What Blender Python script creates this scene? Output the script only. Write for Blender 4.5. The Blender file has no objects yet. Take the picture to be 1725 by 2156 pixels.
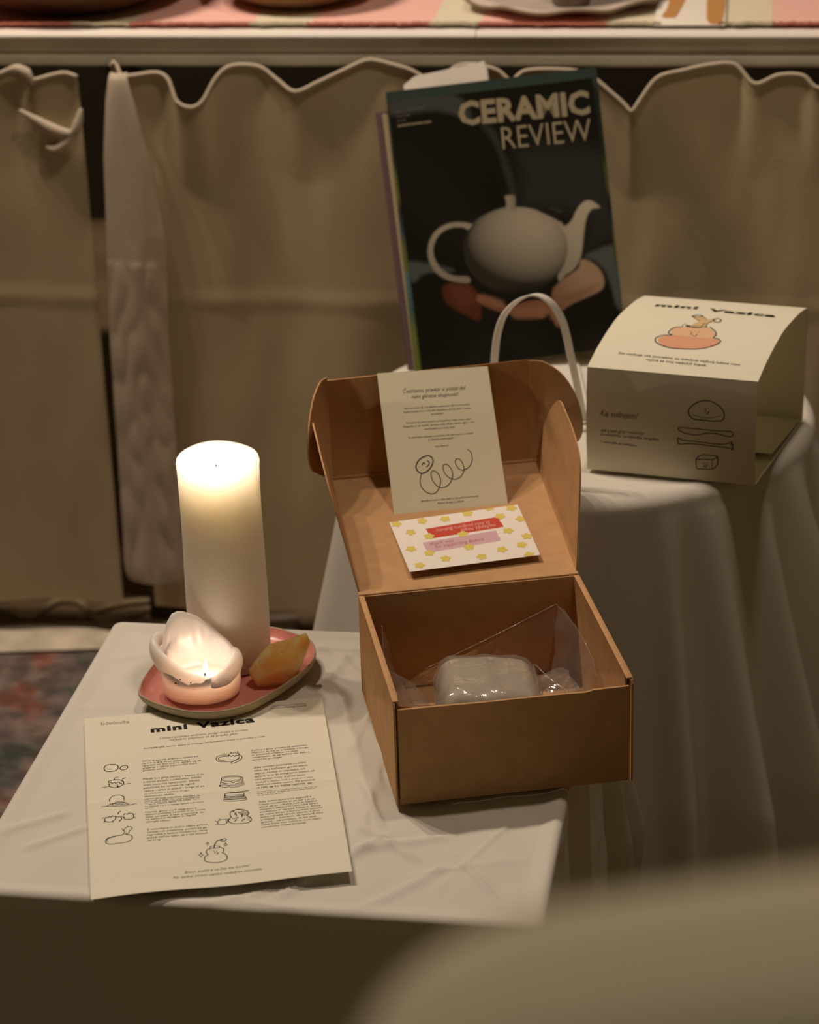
import bpy, bmesh, math, random
import numpy as np
from mathutils import Vector, Matrix, noise
from mathutils.geometry import tessellate_polygon

# ------------------------------------------------------------------ camera, world, lights
Z0 = 0.36                       # height of the low table's top above the floor; x right, y away from the camera
scene = bpy.context.scene
random.seed(4)

cam_data = bpy.data.cameras.new('camera')
cam = bpy.data.objects.new('camera', cam_data)
scene.collection.objects.link(cam)
PITCH, ROLL, CAM_H = math.radians(24.16813), math.radians(-1.9096), 1.051068
fwd = Vector((0, math.cos(PITCH), -math.sin(PITCH)))
rt = Vector((1, 0, 0)); up = Vector((0, math.sin(PITCH), math.cos(PITCH)))
r2 = rt*math.cos(ROLL) + up*math.sin(ROLL); u2 = -rt*math.sin(ROLL) + up*math.cos(ROLL)
cam.matrix_world = Matrix(((r2.x, u2.x, -fwd.x, 0), (r2.y, u2.y, -fwd.y, 0), (r2.z, u2.z, -fwd.z, CAM_H + Z0), (0, 0, 0, 1)))
cam_data.sensor_fit = 'VERTICAL'; cam_data.sensor_height = 36; cam_data.lens = 85
cam_data.clip_start = 0.05; cam_data.clip_end = 30
cam_data.dof.use_dof = True; cam_data.dof.focus_distance = 2.10; cam_data.dof.aperture_fstop = 5.6
cam_data.dof.aperture_blades = 0
scene.camera = cam

world = bpy.data.worlds.new('room_light'); scene.world = world; world.use_nodes = True
world.node_tree.nodes['Background'].inputs[0].default_value = (1.0, 0.76, 0.33, 1)
world.node_tree.nodes['Background'].inputs[1].default_value = 0.040

def lamp(name, loc, power, col, radius):
    l = bpy.data.lights.new(name, 'POINT'); l.energy = power; l.color = col; l.shadow_soft_size = radius
    o = bpy.data.objects.new(name, l); o.location = (loc[0], loc[1], loc[2] + Z0); scene.collection.objects.link(o)
    return o
WARM = (1.0, 0.81, 0.64)
lamp('ceiling_spot_or_fill', (-0.58, 2.62, 2.06), 39, WARM, 0.03)
lamp('ceiling_spot_or_fill', (-0.80, 2.62, 2.06), 39, WARM, 0.03)
lamp('ceiling_spot_or_fill', (-1.03, 2.63, 2.06), 39, WARM, 0.03)
lamp('ceiling_spot_or_fill', (0.30, 2.10, 2.08), 34, WARM, 0.06)  # extra fill, added to brighten the leaning card and magazines

vs = scene.view_settings
vs.view_transform = 'Standard'; vs.look = 'None'; vs.exposure = 0.0; vs.gamma = 1.0; vs.use_curve_mapping = False
scene.cycles.use_denoising = True
scene.cycles.max_bounces = 10; scene.cycles.transparent_max_bounces = 16
scene.cycles.sample_clamp_indirect = 4.0
scene.cycles.caustics_reflective = False; scene.cycles.caustics_refractive = False

# ------------------------------------------------------------------ helpers
def lin(c):
    return tuple((v/12.92 if v <= 0.04045 else ((v+0.055)/1.055)**2.4) for v in c)
def mat(name, col, rough=0.6, spec=0.3, sss=0, sss_r=(1, .6, .4), sss_s=0.02, bump=0, bscale=100, trans=0, metal=0, coat=0, var=0, vscale=8, sheen=0, alpha=1):
    m = bpy.data.materials.new(name); m.use_nodes = True
    nt = m.node_tree; b = nt.nodes['Principled BSDF']
    b.inputs['Base Color'].default_value = (*col, 1); b.inputs['Roughness'].default_value = rough
    b.inputs['Specular IOR Level'].default_value = spec; b.inputs['Metallic'].default_value = metal
    b.inputs['Subsurface Weight'].default_value = sss; b.inputs['Subsurface Radius'].default_value = sss_r; b.inputs['Subsurface Scale'].default_value = sss_s
    b.inputs['Transmission Weight'].default_value = trans; b.inputs['Coat Weight'].default_value = coat; b.inputs['Sheen Weight'].default_value = sheen
    b.inputs['Alpha'].default_value = alpha
    tc = nt.nodes.new('ShaderNodeTexCoord')
    if var:
        n = nt.nodes.new('ShaderNodeTexNoise'); n.inputs['Scale'].default_value = vscale; n.inputs['Detail'].default_value = 4
        nt.links.new(tc.outputs['Object'], n.inputs['Vector'])
        r = nt.nodes.new('ShaderNodeValToRGB')
        r.color_ramp.elements[0].position = .3; r.color_ramp.elements[1].position = .7
        r.color_ramp.elements[0].color = (*[c*(1-var) for c in col], 1); r.color_ramp.elements[1].color = (*[min(1, c*(1+var)) for c in col], 1)
        nt.links.new(n.outputs['Fac'], r.inputs['Fac']); nt.links.new(r.outputs['Color'], b.inputs['Base Color'])
    if bump:
        n = nt.nodes.new('ShaderNodeTexNoise'); n.inputs['Scale'].default_value = bscale; n.inputs['Detail'].default_value = 5
        nt.links.new(tc.outputs['Object'], n.inputs['Vector'])
        bp = nt.nodes.new('ShaderNodeBump'); bp.inputs['Strength'].default_value = bump; bp.inputs['Distance'].default_value = 0.002
        nt.links.new(n.outputs['Fac'], bp.inputs['Height']); nt.links.new(bp.outputs['Normal'], b.inputs['Normal'])
    return m
def cloth_mat(name, col, weave=1400, transl=0.12):
    m = mat(name, col, rough=.9, spec=.1, bump=.25, bscale=weave)
    nt = m.node_tree; b = nt.nodes['Principled BSDF']; out = nt.nodes['Material Output']
    t = nt.nodes.new('ShaderNodeBsdfTranslucent'); t.inputs['Color'].default_value = (*col, 1)
    mx = nt.nodes.new('ShaderNodeMixShader'); mx.inputs[0].default_value = transl
    nt.links.new(b.outputs[0], mx.inputs[1]); nt.links.new(t.outputs[0], mx.inputs[2]); nt.links.new(mx.outputs[0], out.inputs['Surface'])
    return m

M = {}
M['cloth'] = cloth_mat('white_cotton_cloth', (.79, .75, .67))
M['curtain'] = cloth_mat('dim_white_curtain', (.60, .50, .32), 500, .15)  # white cloth, its weak light put into a darker, yellower colour
M['strip'] = cloth_mat('dull_white_cloth', (.66, .57, .45), 500, .15)
M['paper'] = mat('cream_paper', (.80, .76, .63), .85, .1)
M['card'] = mat('pale_card', (.90, .84, .64), .8, .15)
M['postcard'] = mat('white_postcard', (.86, .80, .74), .6, .25)
M['sleeve'] = mat('cream_sleeve_card', (.80, .76, .60), .7, .2)
M['ink'] = mat('black_ink', (.012, .011, .009), .7, .2)
M['ink_soft'] = mat('thin_black_ink', (.07, .06, .04), .8, .1)
M['kraft'] = mat('kraft_cardboard', (.56, .33, .165), .85, .08, var=.07, vscale=60, bump=.1, bscale=500)
M['kraft_edge'] = mat('cardboard_edge', (.58, .36, .20), .9, .1, var=.1, vscale=300)
M['clay'] = mat('wet_grey_clay', (.50, .44, .36), .55, .35, bump=.35, bscale=60, var=.06, vscale=30)
M['wax'] = mat('ivory_wax', (.94, .85, .75), .45, .35, sss=1, sss_r=(1, .92, .84), sss_s=.055)
M['pinkwax'] = mat('pale_pink_wax', (.95, .77, .70), .32, .4, sss=1, sss_r=(1, .86, .78), sss_s=.026)
M['wick'] = mat('charred_wick', (.02, .015, .01), .9)
M['soot'] = mat('soot_speck', (.02, .018, .016), .9)
M['plate_pink'] = mat('pink_glaze', (.72, .30, .25), .28, .5)
M['plate_rim'] = mat('beige_stoneware', (.42, .36, .24), .6, .3, var=.08, vscale=80)
M['white_metal'] = mat('white_painted_metal', (.80, .76, .70), .35, .4)
M['white_lacquer'] = mat('white_lacquered_board', (.84, .79, .74), .4, .4)
M['apron'] = mat('cream_painted_apron', (.88, .82, .68), .5, .3)
M['dark_wood'] = mat('dark_brown_wood', (.12, .075, .03), .6, .3, var=.2, vscale=15)
M['floor'] = mat('brown_floorboards', (.26, .18, .10), .5, .3, var=.25, vscale=6)
M['wall'] = mat('shade_dark_wall', (.025, .020, .012), .9, .1)  # wall darkened, the shade behind the curtains put into its colour
M['pink_cloth'] = mat('pink_woven_cotton', (.82, .48, .42), .95, .1, bump=.5, bscale=400)
M['pink_fringe'] = mat('deep_pink_fringe', (.66, .26, .21), .95, .1, bump=.6, bscale=300)
M['cream_cloth'] = mat('cream_woven_cotton', (.70, .64, .49), .95, .1, bump=.5, bscale=400)
M['brown_ceramic'] = mat('brown_glazed_bowl', (.20, .10, .055), .3, .5, var=.15, vscale=10)
M['tan_ceramic'] = mat('tan_glazed_bowl', (.38, .24, .12), .3, .5, var=.15, vscale=14)
M['grey_ceramic'] = mat('pale_grey_plate', (.60, .50, .44), .25, .5)
M['grey_edge'] = mat('grey_brown_plate_rim', (.20, .15, .09), .5, .4)
M['dark_cup'] = mat('dark_grey_brown_cup', (.14, .10, .07), .4, .4)
M['tan_card'] = mat('tan_card', (.52, .26, .09), .6, .2)
M['white_card'] = mat('white_card', (.80, .74, .66), .7, .2)
M['navy'] = mat('navy_glaze', (.02, .02, .035), .3, .5)
M['cable'] = mat('beige_cable', (.55, .46, .28), .6, .3)
M['chair_fabric'] = mat('cream_chair_fabric', (.52, .48, .34), .95, .1, sheen=.2, bump=.5, bscale=200)
M['pages'] = mat('magazine_pages', (.62, .56, .42), .8, .1)
M['tape_red'] = mat('red_print', (.58, .07, .04), .6, .25)
M['tape_lilac'] = mat('lilac_print', (.66, .42, .47), .6, .25)
M['yellow'] = mat('yellow_print', (.72, .58, .14), .6, .25)
M['red_ink'] = mat('dark_red_ink', (.45, .10, .08), .7, .2)
M['pale_ink'] = mat('pale_pink_ink', (.82, .50, .44), .7, .2)
M['peach'] = mat('peach_print', (.74, .38, .24), .6, .2)
M['peach_light'] = mat('pale_peach_print', (.78, .50, .30), .6, .2)
M['stem'] = mat('tan_print', (.66, .48, .26), .6, .2)
M['title'] = mat('cream_title_ink', (.33, .28, .18), .35, .4)
M['title_dim'] = mat('grey_title_ink', (.14, .13, .10), .35, .4)
M['mag_dark'] = mat('dark_teal_cover', (.022, .030, .028), .25, .5)
M['mag_purple'] = mat('dusky_purple_cover', (.13, .08, .09), .4, .3)
M['mag_spine'] = mat('cream_magazine_edge', (.38, .31, .19), .6, .2)

def crystal_mat():
    m = mat('orange_calcite', (.80, .30, .05), .25, .5, sss=1, sss_r=(1, .5, .12), sss_s=.035, bump=.5, bscale=120)
    nt = m.node_tree; b = nt.nodes['Principled BSDF']
    tc = nt.nodes.new('ShaderNodeTexCoord'); n = nt.nodes.new('ShaderNodeTexNoise'); n.inputs['Scale'].default_value = 45; n.inputs['Detail'].default_value = 6
    r = nt.nodes.new('ShaderNodeValToRGB'); r.color_ramp.elements[0].color = (.95, .48, .12, 1); r.color_ramp.elements[1].color = (1, .76, .40, 1)
    r.color_ramp.elements[0].position = .35; r.color_ramp.elements[1].position = .7
    nt.links.new(tc.outputs['Object'], n.inputs['Vector']); nt.links.new(n.outputs['Fac'], r.inputs['Fac']); nt.links.new(r.outputs['Color'], b.inputs['Base Color'])
    return m
M['crystal'] = crystal_mat()
def film_mat():
    m = bpy.data.materials.new('clear_plastic_film'); m.use_nodes = True; nt = m.node_tree; nt.nodes.clear()
    out = nt.nodes.new('ShaderNodeOutputMaterial'); tr = nt.nodes.new('ShaderNodeBsdfTransparent'); tr.inputs[0].default_value = (.93, .92, .90, 1)
    gl = nt.nodes.new('ShaderNodeBsdfGlossy'); gl.inputs['Roughness'].default_value = .12; gl.inputs[0].default_value = (1, 1, 1, 1)
    df = nt.nodes.new('ShaderNodeBsdfDiffuse'); df.inputs[0].default_value = (.8, .75, .7, 1)
    fr = nt.nodes.new('ShaderNodeLayerWeight'); fr.inputs[0].default_value = .35
    mp = nt.nodes.new('ShaderNodeMath'); mp.operation = 'MULTIPLY_ADD'; mp.inputs[1].default_value = .50; mp.inputs[2].default_value = .03
    tc = nt.nodes.new('ShaderNodeTexCoord'); n = nt.nodes.new('ShaderNodeTexNoise'); n.inputs['Scale'].default_value = 55; n.inputs['Detail'].default_value = 3; n.inputs['Distortion'].default_value = 1.5
    bp = nt.nodes.new('ShaderNodeBump'); bp.inputs['Strength'].default_value = .35; bp.inputs['Distance'].default_value = .003
    nt.links.new(tc.outputs['Object'], n.inputs['Vector']); nt.links.new(n.outputs['Fac'], bp.inputs['Height'])
    for s in (gl, fr): nt.links.new(bp.outputs['Normal'], s.inputs['Normal'])
    m1 = nt.nodes.new('ShaderNodeMixShader'); m2 = nt.nodes.new('ShaderNodeMixShader'); m2.inputs[0].default_value = .08
    nt.links.new(fr.outputs['Facing'], mp.inputs[0]); nt.links.new(mp.outputs[0], m1.inputs[0])
    nt.links.new(tr.outputs[0], m1.inputs[1]); nt.links.new(gl.outputs[0], m1.inputs[2])
    nt.links.new(m1.outputs[0], m2.inputs[1]); nt.links.new(df.outputs[0], m2.inputs[2]); nt.links.new(m2.outputs[0], out.inputs[0])
    return m
M['film'] = film_mat()
def flame_mat(name, k):
    m = bpy.data.materials.new(name); m.use_nodes = True; b = m.node_tree.nodes['Principled BSDF']
    b.inputs['Emission Color'].default_value = (1, .86, .62, 1); b.inputs['Emission Strength'].default_value = k; b.inputs['Base Color'].default_value = (0, 0, 0, 1)
    return m
M['flame'] = flame_mat('candle_flame', 14)
def attr_mat(name, rough=.22, spec=.5):
    m = mat(name, (1, 1, 1), rough, spec); nt = m.node_tree; a = nt.nodes.new('ShaderNodeAttribute'); a.attribute_name = 'print'
    nt.links.new(a.outputs['Color'], nt.nodes['Principled BSDF'].inputs['Base Color']); return m
M['cover'] = attr_mat('glossy_cover_print')
def rug_mat():
    m = mat('patterned_rug', (.3, .2, .2), .98, .05, bump=.6, bscale=150); nt = m.node_tree; b = nt.nodes['Principled BSDF']
    tc = nt.nodes.new('ShaderNodeTexCoord'); n1 = nt.nodes.new('ShaderNodeTexNoise'); n1.inputs['Scale'].default_value = 13; n1.inputs['Detail'].default_value = 3
    n2 = nt.nodes.new('ShaderNodeTexNoise'); n2.inputs['Scale'].default_value = 30; n2.inputs['Detail'].default_value = 2
    r1 = nt.nodes.new('ShaderNodeValToRGB'); e = r1.color_ramp.elements
    e[0].position = .36; e[0].color = (.10, .11, .09, 1); e[1].position = .66; e[1].color = (.28, .12, .09, 1)
    k = e.new(.46); k.color = (.18, .145, .135, 1); k = e.new(.58); k.color = (.22, .165, .14, 1)
    r2_ = nt.nodes.new('ShaderNodeValToRGB'); f = r2_.color_ramp.elements
    f[0].position = .4; f[0].color = (.6, .6, .6, 1); f[1].position = .62; f[1].color = (1.15, 1.1, 1.1, 1)
    mx = nt.nodes.new('ShaderNodeMix'); mx.data_type = 'RGBA'; mx.blend_type = 'MULTIPLY'; mx.inputs[0].default_value = 1
    for n_, r_ in ((n1, r1), (n2, r2_)):
        nt.links.new(tc.outputs['Object'], n_.inputs['Vector']); nt.links.new(n_.outputs['Fac'], r_.inputs['Fac'])
    nt.links.new(r1.outputs['Color'], mx.inputs[6]); nt.links.new(r2_.outputs['Color'], mx.inputs[7]); nt.links.new(mx.outputs[2], b.inputs['Base Color'])
    return m
M['rug'] = rug_mat()
M['rug_border'] = mat('cream_rug_border', (.60, .52, .41), .98, .05, bump=.6, bscale=150, var=.2, vscale=25)

ORG = {}
def thing(name, label, cat, base, group=None):
    o = bpy.data.objects.new(name, None); scene.collection.objects.link(o)
    o.location = (base[0], base[1], base[2] + Z0); o.empty_display_size = .05
    tag(o, label, cat, group); return o
def tag(o, label=None, cat=None, group=None, kind=None):
    if label: o['label'] = label
    if cat: o['category'] = cat
    if group: o['group'] = group
    if kind: o['kind'] = kind
    return o
def link(name, verts, faces, mats, parent=None, fmat=None, smooth=False, base=None):
    """verts are in scene coordinates with z = 0 on the low table's top; the object's origin goes to its base"""
    V = np.array(verts, float).reshape(-1, 3); V = V + np.array([0, 0, Z0])
    if parent: org = ORG[parent.name] if parent.name in ORG else np.array(parent.location)
    elif base is not None: org = np.array(base, float) + np.array([0, 0, Z0])
    else: org = np.array([V[:, 0].mean(), V[:, 1].mean(), V[:, 2].min()])
    me = bpy.data.meshes.new(name); me.from_pydata([tuple(v) for v in (V - org)], [], [tuple(f) for f in faces])
    if not isinstance(mats, (list, tuple)): mats = [mats]
    for m in mats: me.materials.append(m)
    if fmat is not None: me.polygons.foreach_set('material_index', list(fmat))
    if smooth is True: me.polygons.foreach_set('use_smooth', [True]*len(me.polygons))
    me.validate(); me.update()
    o = bpy.data.objects.new(name, me); scene.collection.objects.link(o)
    if parent: o.parent = parent
    else: o.location = tuple(org)
    if parent: ORG[o.name] = org
    return o
def bevel(o, w, seg=3, ang=35):
    m = o.modifiers.new('bevel', 'BEVEL'); m.width = w; m.segments = seg; m.limit_method = 'ANGLE'; m.angle_limit = math.radians(ang)
    for p in o.data.polygons: p.use_smooth = True
    return o
def grid(fn, nu, nv, wrap_u=False):
    V = [fn(i/(nu if wrap_u else nu-1), j/(nv-1)) for i in range(nu) for j in range(nv)]
    F = []
    for i in range(nu if wrap_u else nu-1):
        for j in range(nv-1):
            a = i*nv+j; b = ((i+1) % nu)*nv+j; F.append((a, b, b+1, a+1))
    return V, F
def box(lo, hi):
    (x0, y0, z0), (x1, y1, z1) = lo, hi
    V = [(x0, y0, z0), (x1, y0, z0), (x1, y1, z0), (x0, y1, z0), (x0, y0, z1), (x1, y0, z1), (x1, y1, z1), (x0, y1, z1)]
    return V, [(0, 3, 2, 1), (4, 5, 6, 7), (0, 1, 5, 4), (1, 2, 6, 5), (2, 3, 7, 6), (3, 0, 4, 7)]
def prism(poly, frame, t0, t1):
    """poly: 2D points; frame = (origin, ex, ey, en); slab from t0 to t1 along en"""
    o, ex, ey, en = [np.array(v, float) for v in frame]
    n = len(poly); V = [o+ex*u+ey*v+en*t for t in (t0, t1) for u, v in poly]
    tri = tessellate_polygon([[Vector((u, v, 0)) for u, v in poly]])
    F = [tuple(t) for t in tri] + [tuple(n+i for i in t[::-1]) for t in tri] + [(i, (i+1) % n, n+(i+1) % n, n+i) for i in range(n)]
    return V, F
def join(*parts):
    V, F = [], []
    for v, f in parts:
        k = len(V); V += [tuple(x) for x in v]; F += [tuple(i+k for i in q) for q in f]
    return V, F
def spline(pts, n=8, closed=False):
    P = [np.array(p, float) for p in pts]; N = len(P); out = []
    for i in range(N if closed else N-1):
        if closed: a, b, c, d = P[(i-1) % N], P[i], P[(i+1) % N], P[(i+2) % N]
        else: a, b, c, d = P[max(i-1, 0)], P[i], P[i+1], P[min(i+2, N-1)]
        for k in range(n):
            t = k/n; out.append(.5*((2*b)+(c-a)*t+(2*a-5*b+4*c-d)*t*t+(3*b-a-3*c+d)*t**3))
    if not closed: out.append(P[-1])
    return out
def tube(pts, rad, seg=12, flat=1.0, caps=True):
    P = [np.array(p, float) for p in pts]; V, F = [], []
    ref = np.array([0, 0, 1.])
    for i, p in enumerate(P):
        t = P[min(i+1, len(P)-1)] - P[max(i-1, 0)]; t /= np.linalg.norm(t)
        s = np.cross(t, ref)
        if np.linalg.norm(s) < 1e-3: s = np.array([1., 0, 0])
        s /= np.linalg.norm(s); u = np.cross(s, t)
        r = rad(i/(len(P)-1)) if callable(rad) else rad
        for k in range(seg):
            a = 2*math.pi*k/seg; V.append(p+s*math.cos(a)*r*flat+u*math.sin(a)*r)
    for i in range(len(P)-1):
        for k in range(seg):
            a = i*seg+k; b = i*seg+(k+1) % seg; F.append((a, b, b+seg, a+seg))
    if caps: F += [tuple(range(seg))[::-1], tuple((len(P)-1)*seg+k for k in range(seg))]
    return V, F
def lathe(prof, c, seg=64, fn=None):
    V, F = [], []; n = len(prof)
    for k in range(seg):
        a = 2*math.pi*k/seg
        for r, z in prof:
            if fn: r, z = fn(a, r, z)
            V.append((c[0]+r*math.cos(a), c[1]+r*math.sin(a), c[2]+z))
    for k in range(seg):
        for i in range(n-1):
            a = k*n+i; b = ((k+1) % seg)*n+i; F.append((a, b, b+1, a+1))
    return V, F
def N3(x, y, z=0, s=1.0): return noise.noise(Vector((x*s, y*s, z*s)))

# ---- printed matter: ink shapes in millimetres, laid on a sheet by a mapping f(x, y, lift)
_txt = {}
def text_shape(s, kind):
    key = (s, kind)
    if key in _txt: return _txt[key]
    c = bpy.data.curves.new('t', 'FONT'); c.body = s; c.size = 1; c.resolution_u = 2
    if kind == 'ital': c.shear = .30; c.offset = -.006
    if kind == 'heavy': c.offset = .045; c.space_character = 1.12
    if kind == 'bold': c.offset = .040; c.space_character = 1.02
    if kind == 'outline': c.offset = .045; c.space_character = 1.12
    if kind == 'outline_in': c.offset = .008; c.space_character = 1.12
    if kind == 'thin': c.offset = -.004; c.space_character = 1.0
    o = bpy.data.objects.new('t', c); scene.collection.objects.link(o)
    dg = bpy.context.evaluated_depsgraph_get(); me = bpy.data.meshes.new_from_object(o.evaluated_get(dg))
    V = np.array([v.co[:2] for v in me.vertices]); F = [tuple(p.vertices) for p in me.polygons]
    bpy.data.objects.remove(o); bpy.data.curves.remove(c); bpy.data.meshes.remove(me)
    _txt[key] = (V, F); return V, F
class Ink:
    def __init__(s): s.V = []; s.F = []; s.M = []; s.L = []
    def add(s, V, F, m, lift):
        k = len(s.V); s.V += [tuple(v) for v in V]; s.F += [tuple(i+k for i in f) for f in F]; s.M += [m]*len(F); s.L += [lift]*len(V)
    def text(s, t, x0, y0, x1, y1, h, kind, m, lift=.1, ydown=True):
        V, F = text_shape(t, kind)
        if len(V) == 0: return
        d = np.array([x1-x0, y1-y0], float); L = np.linalg.norm(d); d /= L
        u = np.array([d[1], -d[0]]) if ydown else np.array([-d[1], d[0]])
        a, b = V[:, 0].min(), V[:, 0].max()
        W = np.array([x0, y0]) + np.outer((V[:, 0]-a)*L/(b-a), d) + np.outer(V[:, 1]*h, u)
        s.add(W, F, m, lift)
    def stroke(s, w, closed, pts, m, lift=.1):
        P = [np.array(p, float) for p in pts] + ([np.array(pts[0], float)] if closed == 2 else []) if closed == 2 or len(pts) < 3 else spline(pts, 6, closed == 1)
        if closed == 1: P = P + [P[0]]
        V, F = [], []
        for i, p in enumerate(P):
            a = P[i-1] if i > 0 else (P[-2] if closed == 1 else p); b = P[i+1] if i < len(P)-1 else (P[1] if closed == 1 else p)
            t = b-a; t = t/(np.linalg.norm(t)+1e-9); nn = np.array([-t[1], t[0]])
            V += [p+nn*w/2, p-nn*w/2]
        F = [(2*i, 2*i+1, 2*i+3, 2*i+2) for i in range(len(P)-1)]
        s.add(V, F, m, lift)
    def poly(s, pts, m, lift=.05, smooth=True):
        P = spline(pts, 5, True) if smooth else [np.array(p, float) for p in pts]
        s.add(P, [tuple(t) for t in tessellate_polygon([[Vector((p[0], p[1], 0)) for p in P]])], m, lift)
def homog(src, dst):
    A = []; B = []
    for (x, y), (u, v) in zip(src, dst):
        A += [[x, y, 1, 0, 0, 0, -u*x, -u*y], [0, 0, 0, x, y, 1, -v*x, -v*y]]; B += [u, v]
    return np.append(np.linalg.solve(np.array(A, float), np.array(B, float)), 1).reshape(3, 3)
def quad_map(W, H, quad, warp=None):
    """(x mm, y mm down, lift mm) -> 3D point on the slightly irregular sheet whose corners (TL TR BR BL) are given"""
    Q = np.array(quad); ex = Q[1]-Q[0]; ex /= np.linalg.norm(ex); n = np.cross(Q[1]-Q[0], Q[3]-Q[0]); n /= -np.linalg.norm(n)
    ey = np.cross(ex, n)
    loc = [((q-Q[0])@ex, (q-Q[0])@ey, (q-Q[0])@n) for q in Q]
    Hm = homog([(0, 0), (W, 0), (W, H), (0, H)], [l[:2] for l in loc])
    def f(x, y, lift):
        q = Hm@np.array([x, y, 1.]); u, v = q[0]/q[2], q[1]/q[2]; a, b = x/W, y/H
        h = loc[1][2]*a*(1-b)+loc[2][2]*a*b+loc[3][2]*(1-a)*b
        return Q[0]+ex*u+ey*v+n*(h+lift/1000+(warp(x, y) if warp else 0))
    return f
def sheet(name, f, W, H, ink, paper, inks, nx, ny, thick=.3, parent=None, **kw):
    V, F = [], []
    for l in (0, -thick):
        for i in range(nx+1):
            for j in range(ny+1): V.append(f(W*i/nx, H*j/ny, l))
    S = (nx+1)*(ny+1); idx = lambda i, j, k=0: k*S+i*(ny+1)+j
    for i in range(nx):
        for j in range(ny):
            F.append((idx(i, j), idx(i, j+1), idx(i+1, j+1), idx(i+1, j))); F.append((idx(i, j, 1), idx(i+1, j, 1), idx(i+1, j+1, 1), idx(i, j+1, 1)))
    for i in range(nx):
        F.append((idx(i, 0), idx(i+1, 0), idx(i+1, 0, 1), idx(i, 0, 1))); F.append((idx(i, ny), idx(i, ny, 1), idx(i+1, ny, 1), idx(i+1, ny)))
    for j in range(ny):
        F.append((idx(0, j), idx(0, j, 1), idx(0, j+1, 1), idx(0, j+1))); F.append((idx(nx, j), idx(nx, j+1), idx(nx, j+1, 1), idx(nx, j, 1)))
    fm = [0]*len(F); k = len(V)
    V += [f(x, y, l) for (x, y), l in zip(ink.V, ink.L)]; F += [tuple(i+k for i in q) for q in ink.F]; fm += [m+1 for m in ink.M]
    return link(name, V, F, [paper]+inks, parent, fm, **kw)

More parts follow.
